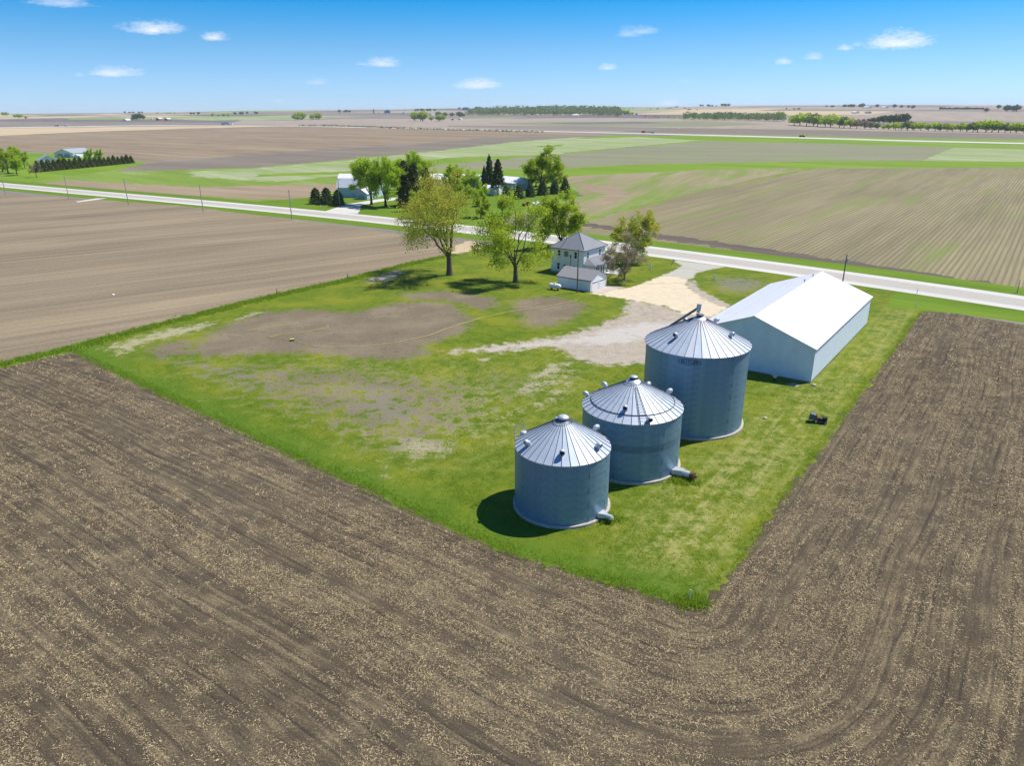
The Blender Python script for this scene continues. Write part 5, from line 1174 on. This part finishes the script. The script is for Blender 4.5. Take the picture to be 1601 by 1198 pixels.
# scattered groves and farmsteads on the far hills
groves = [  # picture x, y of the foot, count, height px, spread px, material, label
    ((217, 187), 6, 7, 12, 'needle', 'dark grove between the barns of the far left farm'), ((208, 188), 1, 5, 1, 'needle', 'single dark tree left of the far left grove'),
    ((478, 187), 7, 9, 20, 'needle_olive', 'dark grove standing alone in the fields at the left'), ((468, 187.5), 2, 7, 4, 'leaf_olive', 'green trees at the left of the lone grove'), ((499, 186.5), 3, 8, 6, 'leaf_olive', 'green trees at the right of the lone grove'),
    ((655, 189), 5, 12, 9, 'leaf_olive', 'green trees of the farm left of the long woodland'), ((680, 189), 5, 9, 14, 'leaf_olive', 'trees in front of the grey far farm house'), ((705, 183), 8, 7, 22, 'leaf_pale', 'pale green trees behind the far white shed'),
    ((538, 176), 4, 4, 9, 'needle_olive', 'small grove beside the far white house left of centre'), ((345, 182), 4, 4, 13, 'leaf_olive', 'row of small trees on the far left hills'), ((372, 179), 5, 3.5, 7, 'needle', 'dark grove on the left skyline'),
    ((305, 179), 4, 3, 8, 'needle', 'small dark grove on the left skyline hill'), ((395, 178), 4, 3.5, 9, 'needle', 'dark trees right of the left skyline grove'), ((205, 177), 7, 2.5, 18, 'needle', 'long low dark grove on the left skyline'), ((262, 178), 5, 2.2, 18, 'needle_olive', 'thin tree line on the left skyline'),
    ((8, 181), 3, 4, 5, 'needle_olive', 'dark trees at the left end of the skyline'), ((28, 184), 5, 4, 8, 'needle_olive', 'hazy trees by the left end of the skyline'), ((41, 186), 1, 4, 1, 'needle_olive', 'single dark tree at the far left'),
    ((668, 174), 8, 4, 18, 'needle_olive', 'hazy grove above the farm left of the long woodland'), ((975, 179), 5, 6, 8, 'needle_olive', 'dark trees round the far farm in the middle'), ((990, 180), 3, 4, 6, 'leaf_olive', 'green trees right of the far middle farm'),
    ((1102, 166.5), 4, 3.5, 7, 'needle_olive', 'grove on the skyline right of the little cloud'), ((1115, 166.7), 3, 2.6, 6, 'needle_olive', 'lower grove beside it on the skyline'), ((1134, 166.5), 4, 4, 6, 'needle_olive', 'darkest grove on the middle right skyline'), ((1081, 172), 4, 2, 10, 'needle', 'low dark windbreak on the far middle slope'),
    ((1220, 184), 3, 8, 4, 'leaf_olive', 'dark round trees at the right of the green belt'), ((1208, 186), 3, 5, 8, 'leaf_purple', 'bare trees at the right of the green belt'), ((1298, 167.5), 5, 2.6, 9, 'needle_olive', 'grove on the right skyline'), ((1323, 167.5), 4, 4, 6, 'needle_olive', 'grove left of the hilltop farm'), ((1338, 168), 6, 4, 10, 'needle_olive', 'trees round the hilltop farm'),
    ((1348, 168), 1, 5, 1, 'needle', 'dark pointed tree at the hilltop farm'), ((1371, 168), 1, 4.5, 1, 'needle', 'dark pointed tree right of the hilltop farm'), ((1398, 169), 1, 4.5, 1, 'needle_olive', 'first of the spaced round trees on the right skyline'), ((1409, 169), 1, 4.5, 1, 'needle_olive', 'second of the spaced round trees on the right skyline'), ((1420, 169), 1, 4.5, 1, 'needle_olive', 'third of the spaced round trees on the right skyline'), ((1428, 169.5), 2, 4, 2, 'needle_olive', 'last of the spaced round trees on the right skyline'),
    ((1503, 171.5), 20, 3.2, 33, 'needle', 'long dark windbreak on the right skyline'), ((1543, 175), 2, 6, 3, 'leaf_purple', 'hazy bare trees right of the long skyline windbreak'), ((1559, 170), 2, 5, 3, 'needle_olive', 'round trees on the skyline near the right edge'), ((1582, 174), 7, 7, 10, 'needle', 'dark grove on the hill at the right edge'), ((1240, 171), 6, 2, 12, 'needle_olive', 'thin hedge on the far right hill')]
r_ = np.random.default_rng(77)
for gi, ((gx_, gy_), n_, hp_, sp_, mat_, lb) in enumerate(groves):
    xs = sorted((gx_ + (r_.uniform(-sp_, sp_) if n_ < 12 else (-sp_ + 2 * sp_ * k / (n_ - 1)))) if n_ > 1 else gx_ for k in range(n_))
    for k, x in enumerate(xs):
        p = S(x, gy_ + r_.uniform(-.15, .15)); s_ = hp_ * r_.uniform(.75, 1.1) / 1130 * np.hypot(p[0], p[1]) / 10.2
        m_ = {'needle_olive': 'leaf_olive' if gy_ > 176 else 'needle'}.get(mat_, mat_)
        far_tree(lb if n_ == 1 else nth(k, n_, 'in ' + lb), None, s_ * 1.15, m_, None if n_ == 1 else lb, gi + k, xy=p, tall=.9)
far_b = [  # label, px, width m, length m, wall h, ridge h, angle, wall, roof
    ('white far shed in front of the long woodland', (906, 181), 14, 32, 4, 7, A1 + .9, 'far_white', 'far_white'), ('long white roofed shed of the farm left of the woodland', (716, 187.5), 14, 40, 4, 7, A2 + .6, 'far_white', 'far_white'), ('small red and white barn beside the far white shed', (706, 187.5), 9, 12, 4, 6, 0.3, 'red_barn', 'far_white'),
    ('grey roofed house among the trees left of the woodland', (672, 180), 12, 60, 4, 8, A2, 'far_white', 'far_grey'), ('blue steel farm building on the far middle left skyline', (602, 176.5), 30, 34, 12, 18, 0.3, 'far_blue', 'far_blue'), ('low white shed right of the far blue building', (629, 177), 16, 50, 4, 7, 0.1, 'far_white', 'far_white'), ('small white house left of the far blue building', (591, 176.5), 8, 14, 4, 6, 0.1, 'far_white', 'far_white'),
    ('white farmhouse by the small grove left of centre', (530, 177.5), 12, 14, 5, 8, 0.4, 'far_white', 'far_white'), ('left white roofed barn of the far left farm', (192, 188.5), 14, 34, 4, 7, A2 + .5, 'far_white', 'far_white'), ('second white barn of the far left farm', (204, 182.5), 12, 20, 4, 7, .2, 'far_white', 'far_white'), ('first red barn with white roof at the far left farm', (244, 188), 14, 24, 6, 10, A2 + .5, 'red_barn', 'far_white'), ('second red barn with white roof at the far left farm', (257, 188), 14, 26, 5, 9, A2 + .5, 'red_barn', 'far_white'), ('far small white barn behind the far left grove', (236, 187), 6, 8, 3, 5, .2, 'far_white', 'far_white'),
    ('white house of the far middle farm', (979, 178.7), 12, 16, 6, 9, .5, 'far_white', 'far_grey'), ('white roofed barn of the hilltop farm', (1357, 169), 24, 70, 6, 11, A2 + .6, 'far_white', 'far_white'), ('second long white barn on the right hilltop', (1383, 168.7), 24, 60, 5, 10, A2 + .6, 'far_white', 'far_white'), ('white barn on the slope below the hilltop farm', (1337, 177), 18, 40, 5, 9, A2 + .6, 'far_white', 'far_white'), ('pale grey sheds right of the sloping white barn', (1357, 177), 14, 34, 5, 8, A2 + .6, 'far_grey', 'far_grey'),
    ('white barn under the little cloud on the skyline', (1055, 167.5), 26, 70, 6, 12, A2 + .6, 'far_white', 'far_white'), ('large blue grey building on the skyline above the white far shed', (723, 172), 40, 110, 16, 18, A2 + .6, 'far_blue', 'far_blue'), ('white tower building beside the blue grey skyline one', (716, 171.5), 20, 22, 16, 17, 0.1, 'far_white', 'far_white'), ('white shed glimpsed in the long woodland', (816, 174), 12, 40, 8, 10, A2, 'far_white', 'far_white')]
for lb, q, w_, l_, hw, hr, an, wl, rf in far_b:
    p = S(*q); sc_ = 1.0
    shed('far_building', lb, 'building', q, w_, l_, hw, hr, an, wl, rf)
# silo and dark tower by the blue building
p = S(584.5, 176.8); t = thing('far_silo', 'thin dark silo left of the far blue farm building', 'silo', (p[0], p[1], float(height(*p))))
MB().lathe([(5, -1), (5, 19), (4, 22), (.2, 24)], 16).build('silo_wall', 'far_grey', t); MB().lathe([(5.1, 18.8), (5.2, 19.2)], 16).build('rim_band', 'dark', t)

# vehicles on the far highway
def truck(name, label, cat, px, ang, cabm, bodym, ln, trailer=True, up=0.0, s=1.0):
    p = S(*px); t = thing(name, label, cat, (p[0], p[1], float(height(*p)) + up), ang); t.scale = (s, s, s)
    m = MB(); m.cbox(0, 0, 1.9, 2.4, 2.4, 2.4); m.cbox(1.9, 0, 1.3, 1.8, 2.1, 1.2); m.build('cab', cabm, t); MB().cbox(.9, 0, 2.5, .9, 2.0, .8).build('windscreen', 'glass', t)
    MB().cbox(-1.2 - ln / 2 - .4, 0, 1.05, ln, 2.2, .35).build('chassis', 'dark', t)
    if bodym: MB().cbox(-1.4 - ln / 2 - .4, 0, 2.5, ln, 2.4, 2.6).build('cargo_box', bodym, t)
    else:
        MB().cbox(-1.4 - ln * .75, 0, 1.7, ln * .4, 2.2, 1.0).build('load', 'far_grey', t)
    for wx in (1.8, -1.8, -ln + .4, -ln - 1.0):
        for wy in (-1.1, 1.1): MB().tube([(wx, wy - .15, .5), (wx, wy + .15, .5)], .5, 12).build('wheel', 'rubber', t)
    return t
hw_dir = survey([(1000, 208.2), (1100, 210.6)]); ha = math.atan2(*(hw_dir[1] - hw_dir[0])[::-1])
truck('semi_truck', 'red semi truck with a low flatbed trailer on the far highway', 'truck', (1006, 208.0), ha + math.pi, 'red_paint', None, 15, s=1.5)
hw_dir = survey([(340, 195.2), (370, 195.2)]); hb = math.atan2(*(hw_dir[1] - hw_dir[0])[::-1])
truck('box_truck', 'white truck with a teal box trailer on the far highway at the left', 'truck', (361, 195.2), hb, 'white', 'teal', 13, s=2.1)
p = S(1254, 214.2); t = thing('yellow_sprayer', 'yellow farm machine travelling on the far highway', 'farm machine', (p[0], p[1], float(height(*p))), ha); t.scale = (1.5,) * 3
MB().cbox(0, 0, 2.0, 5.2, 2.4, 1.3).build('body', 'yellow_paint', t); MB().cbox(1.1, 0, 3.3, 1.6, 1.8, 1.5).build('cab', 'yellow_paint', t); MB().cbox(-2.4, 0, 2.0, 1.4, 3.4, 1.6).build('folded_boom', 'yellow_paint', t)
for wx in (-1.8, 1.8):
    for wy in (-1.3, 1.3): MB().tube([(wx, wy - .2, .95), (wx, wy + .2, .95)], .95, 14).build('wheel', 'rubber', t)
for q, lb, mt in [((90, 197.3), 'dark car with white trailer on the far left highway', 'dark'), ((106, 197.3), 'white van on the far left highway', 'far_white')]:
    truck('far_vehicle', lb, 'vehicle', q, hb, mt, 'far_white', 6, s=1.3)

# ------------------------------------------------------------------ residue, grass blades
def scatter_straw():
    r = np.random.default_rng(3); out = []
    yw = np.asarray(YARD_W)
    for d0, d1, dens, ln, wd in [(26, 60, 80, .056, .014), (60, 90, 52, .064, .017), (90, 130, 30, .075, .021), (130, 190, 11.0, .105, .030)]:
        hw = 1.05 if d1 < 70 else .80
        th = r.uniform(-hw, hw, int(dens * 2 * hw * (d1 ** 2 - d0 ** 2) / 2)); d = np.sqrt(r.uniform(d0 ** 2, d1 ** 2, len(th)))
        x, y = np.sin(th) * d, np.cos(th) * d
        al, ac = row_coords(x, y)
        pden = .36 * vnoise(al / 7, ac / .42, 1) + .34 * vnoise(al / 26, ac / 1.3, 2) + .30 * vnoise(x / .9, y / .9, 4)
        k = r.random(len(x)) < np.clip((pden - .38) * 4.2, .04, 1)
        x, y, al, ac = x[k], y[k], al[k], ac[k]
        k = sdist(yw, x, y) < -.05 - r.random(len(x)) * .3; x, y = x[k], y[k]
        # only the near field: below the left margin and the right road verge
        fg = survey([(-500, 707), (0, 576), (112, 550)]); k = ~inside(np.vstack([fg, survey([(700, 450), (1200, 440)]), survey([(1440, 489), (1601, 510), (2100, 596)]), [(400, 600), (-600, 600), (-600, 120)]]), x, y)
        x, y = x[k], y[k]; out.append((x, y, np.full(len(x), ln), np.full(len(x), wd)))
    x, y, ln, wd = [np.concatenate(c) for c in zip(*out)]; n = len(x)
    a = r.uniform(0, 2 * np.pi, n); ln = ln * r.lognormal(0, .45, n); wd = wd * r.uniform(.6, 1.4, n); tilt = r.normal(0, .22, n)
    dx, dy = np.cos(a), np.sin(a); z = r.uniform(.015, .06, n); tw = r.normal(0, .5, n)
    D = np.stack([dx * ln, dy * ln, np.sin(tilt) * ln], 1); N = np.stack([-dy * wd, dx * wd, wd * tw], 1); C = np.stack([x, y, z + np.abs(D[:, 2])], 1)
    V = np.stack([C - D - N, C + D - N * .6, C + D + N * .6, C - D + N], 1).reshape(-1, 3)
    o = link('corn_residue', mesh_np('corn_residue', V, np.arange(n * 4).reshape(n, 4), 'straw', {'tint': ('FACE', r.random(n))})); tag(o, 'pale broken corn stalks scattered over the near tilled field', 'crop residue', kind='stuff'); return n
NS = scatter_straw()
def blades(name, label, cat, pts, hmin, hmax, w, per, mat, seed, sp=.12):
    r = np.random.default_rng(seed); P = np.repeat(pts, per, 0); n = len(P); P = P + r.normal(0, sp, P.shape)
    a = r.uniform(0, 2 * np.pi, n); h = r.uniform(hmin, hmax, n); ww = w * r.uniform(.6, 1.3, n); b = np.stack([np.cos(a) * ww, np.sin(a) * ww, np.zeros(n)], 1)
    lean = r.normal(0, .35, (n, 2)) * h[:, None]; C = np.c_[P, np.zeros(n)]
    V = np.stack([C - b, C + b, C + np.c_[lean, h]], 1).reshape(-1, 3)
    o = link(name, mesh_np(name, V, np.arange(n * 3).reshape(n, 3), mat, {'tint': ('FACE', r.random(n)), 'tip': ('FACE', r.random(n))})); return tag(o, label, cat, kind='stuff')
def along(px, n, width, seed, bias=0.0):
    r = np.random.default_rng(seed); P = survey(px); L = np.hypot(*np.diff(P, axis=0).T); c = np.r_[0, np.cumsum(L)]; t = r.uniform(0, c[-1], n)
    X = np.stack([np.interp(t, c, P[:, 0]), np.interp(t, c, P[:, 1])], 1); i = np.clip(np.searchsorted(c, t) - 1, 0, len(L) - 1); d = np.diff(P, axis=0)[i]; d /= np.linalg.norm(d, axis=1)[:, None]
    off = r.normal(bias, width, n); m = vnoise(t / 2.5, t * 0, seed) + .35; keep = r.random(n) < m
    return (X + np.stack([-d[:, 1], d[:, 0]], 1) * off[:, None])[keep]
blades('tall_grass', 'rank green grass along the lower left edge of the yard', 'tall grass', along(YARD_LL, 6000, .6, 1, .4), .06, .26, .035, 4, 'grass_blade', 1)
blades('tall_grass', 'rough grass fringe along the right edge of the yard', 'tall grass', along([(1060, 944)] + YARD_R, 5000, .35, 2, .2), .04, .15, .03, 4, 'grass_blade', 2)
blades('tall_grass', 'long dark grass in the margin between the yard and the left field', 'tall grass', along([(0, 571), (112, 545), (200, 521), (300, 495.5), (420, 465), (545, 437.5), (640, 413), (712, 398)], 5500, .9, 3), .15, .5, .09, 5, 'grass_blade', 3, .25)
def lawn_blades():
    r = np.random.default_rng(4); yw = np.asarray(YARD_W); x = r.uniform(-90, 90, 260000); y = 48 + 110 * r.random(260000) ** 1.25
    k = (sdist(yw, x, y) > .3) & (np.hypot(x, y) < 135) & (vnoise(x / 1.6, y / 1.6, 8) * .6 + vnoise(x / .5, y / .5, 9) * .4 > .46); x, y = x[k], y[k]
    mk_ = yard_masks(np.stack([x, y], 1)); k = (mk_['soil'] < .35) & (mk_['dirt'] < .3) & (mk_['sand'] < .3) & (mk_['straw'] < .6)
    for bx_, by_, br_ in ((5.32, 69.01, 5.4), (14.22, 79.06, 6.2), (24.67, 91.69, 7.1)): k &= np.hypot(x - bx_, y - by_) > br_
    return np.stack([x[k], y[k]], 1)
blades('short_grass', 'tufts of grass standing up from the yard lawn', 'grass', lawn_blades(), .04, .13, .04, 3, 'grass_blade', 5, .1)
weeds = np.vstack([np.random.default_rng(7).normal(0, 1, (260, 2)) * [.7, .5] + survey([(1084, 942)])[0], np.random.default_rng(8).normal(0, 1, (300, 2)) * [.8, .5] + survey([(948, 812)])[0], np.random.default_rng(9).normal(0, 1, (300, 2)) * [1, .6] + survey([(1068, 752)])[0]])
blades('weeds', 'darker weeds at the near tip of the yard and by the bin fans', 'weeds', weeds, .15, .5, .05, 5, 'grass_blade', 6)

# ------------------------------------------------------------------ haze
hz = MB().box(-17000, -3300, -25, 17000, 17000, 140).mesh('haze', 'white'); hzm = bpy.data.materials.new('pale_haze'); hzm.use_nodes = True; hzm.node_tree.nodes.clear()
ho = hzm.node_tree.nodes.new('ShaderNodeOutputMaterial'); hv = hzm.node_tree.nodes.new('ShaderNodeVolumePrincipled'); hzm.node_tree.links.new(hv.outputs[0], ho.inputs['Volume'])
hv.inputs['Color'].default_value = (.80, .90, 1, 1); hv.inputs['Density'].default_value = 4.0e-5; hv.inputs['Anisotropy'].default_value = .0
hz.materials.clear(); hz.materials.append(hzm); tag(link('haze', hz), 'thin pale blue haze over the whole countryside', 'haze', kind='stuff')
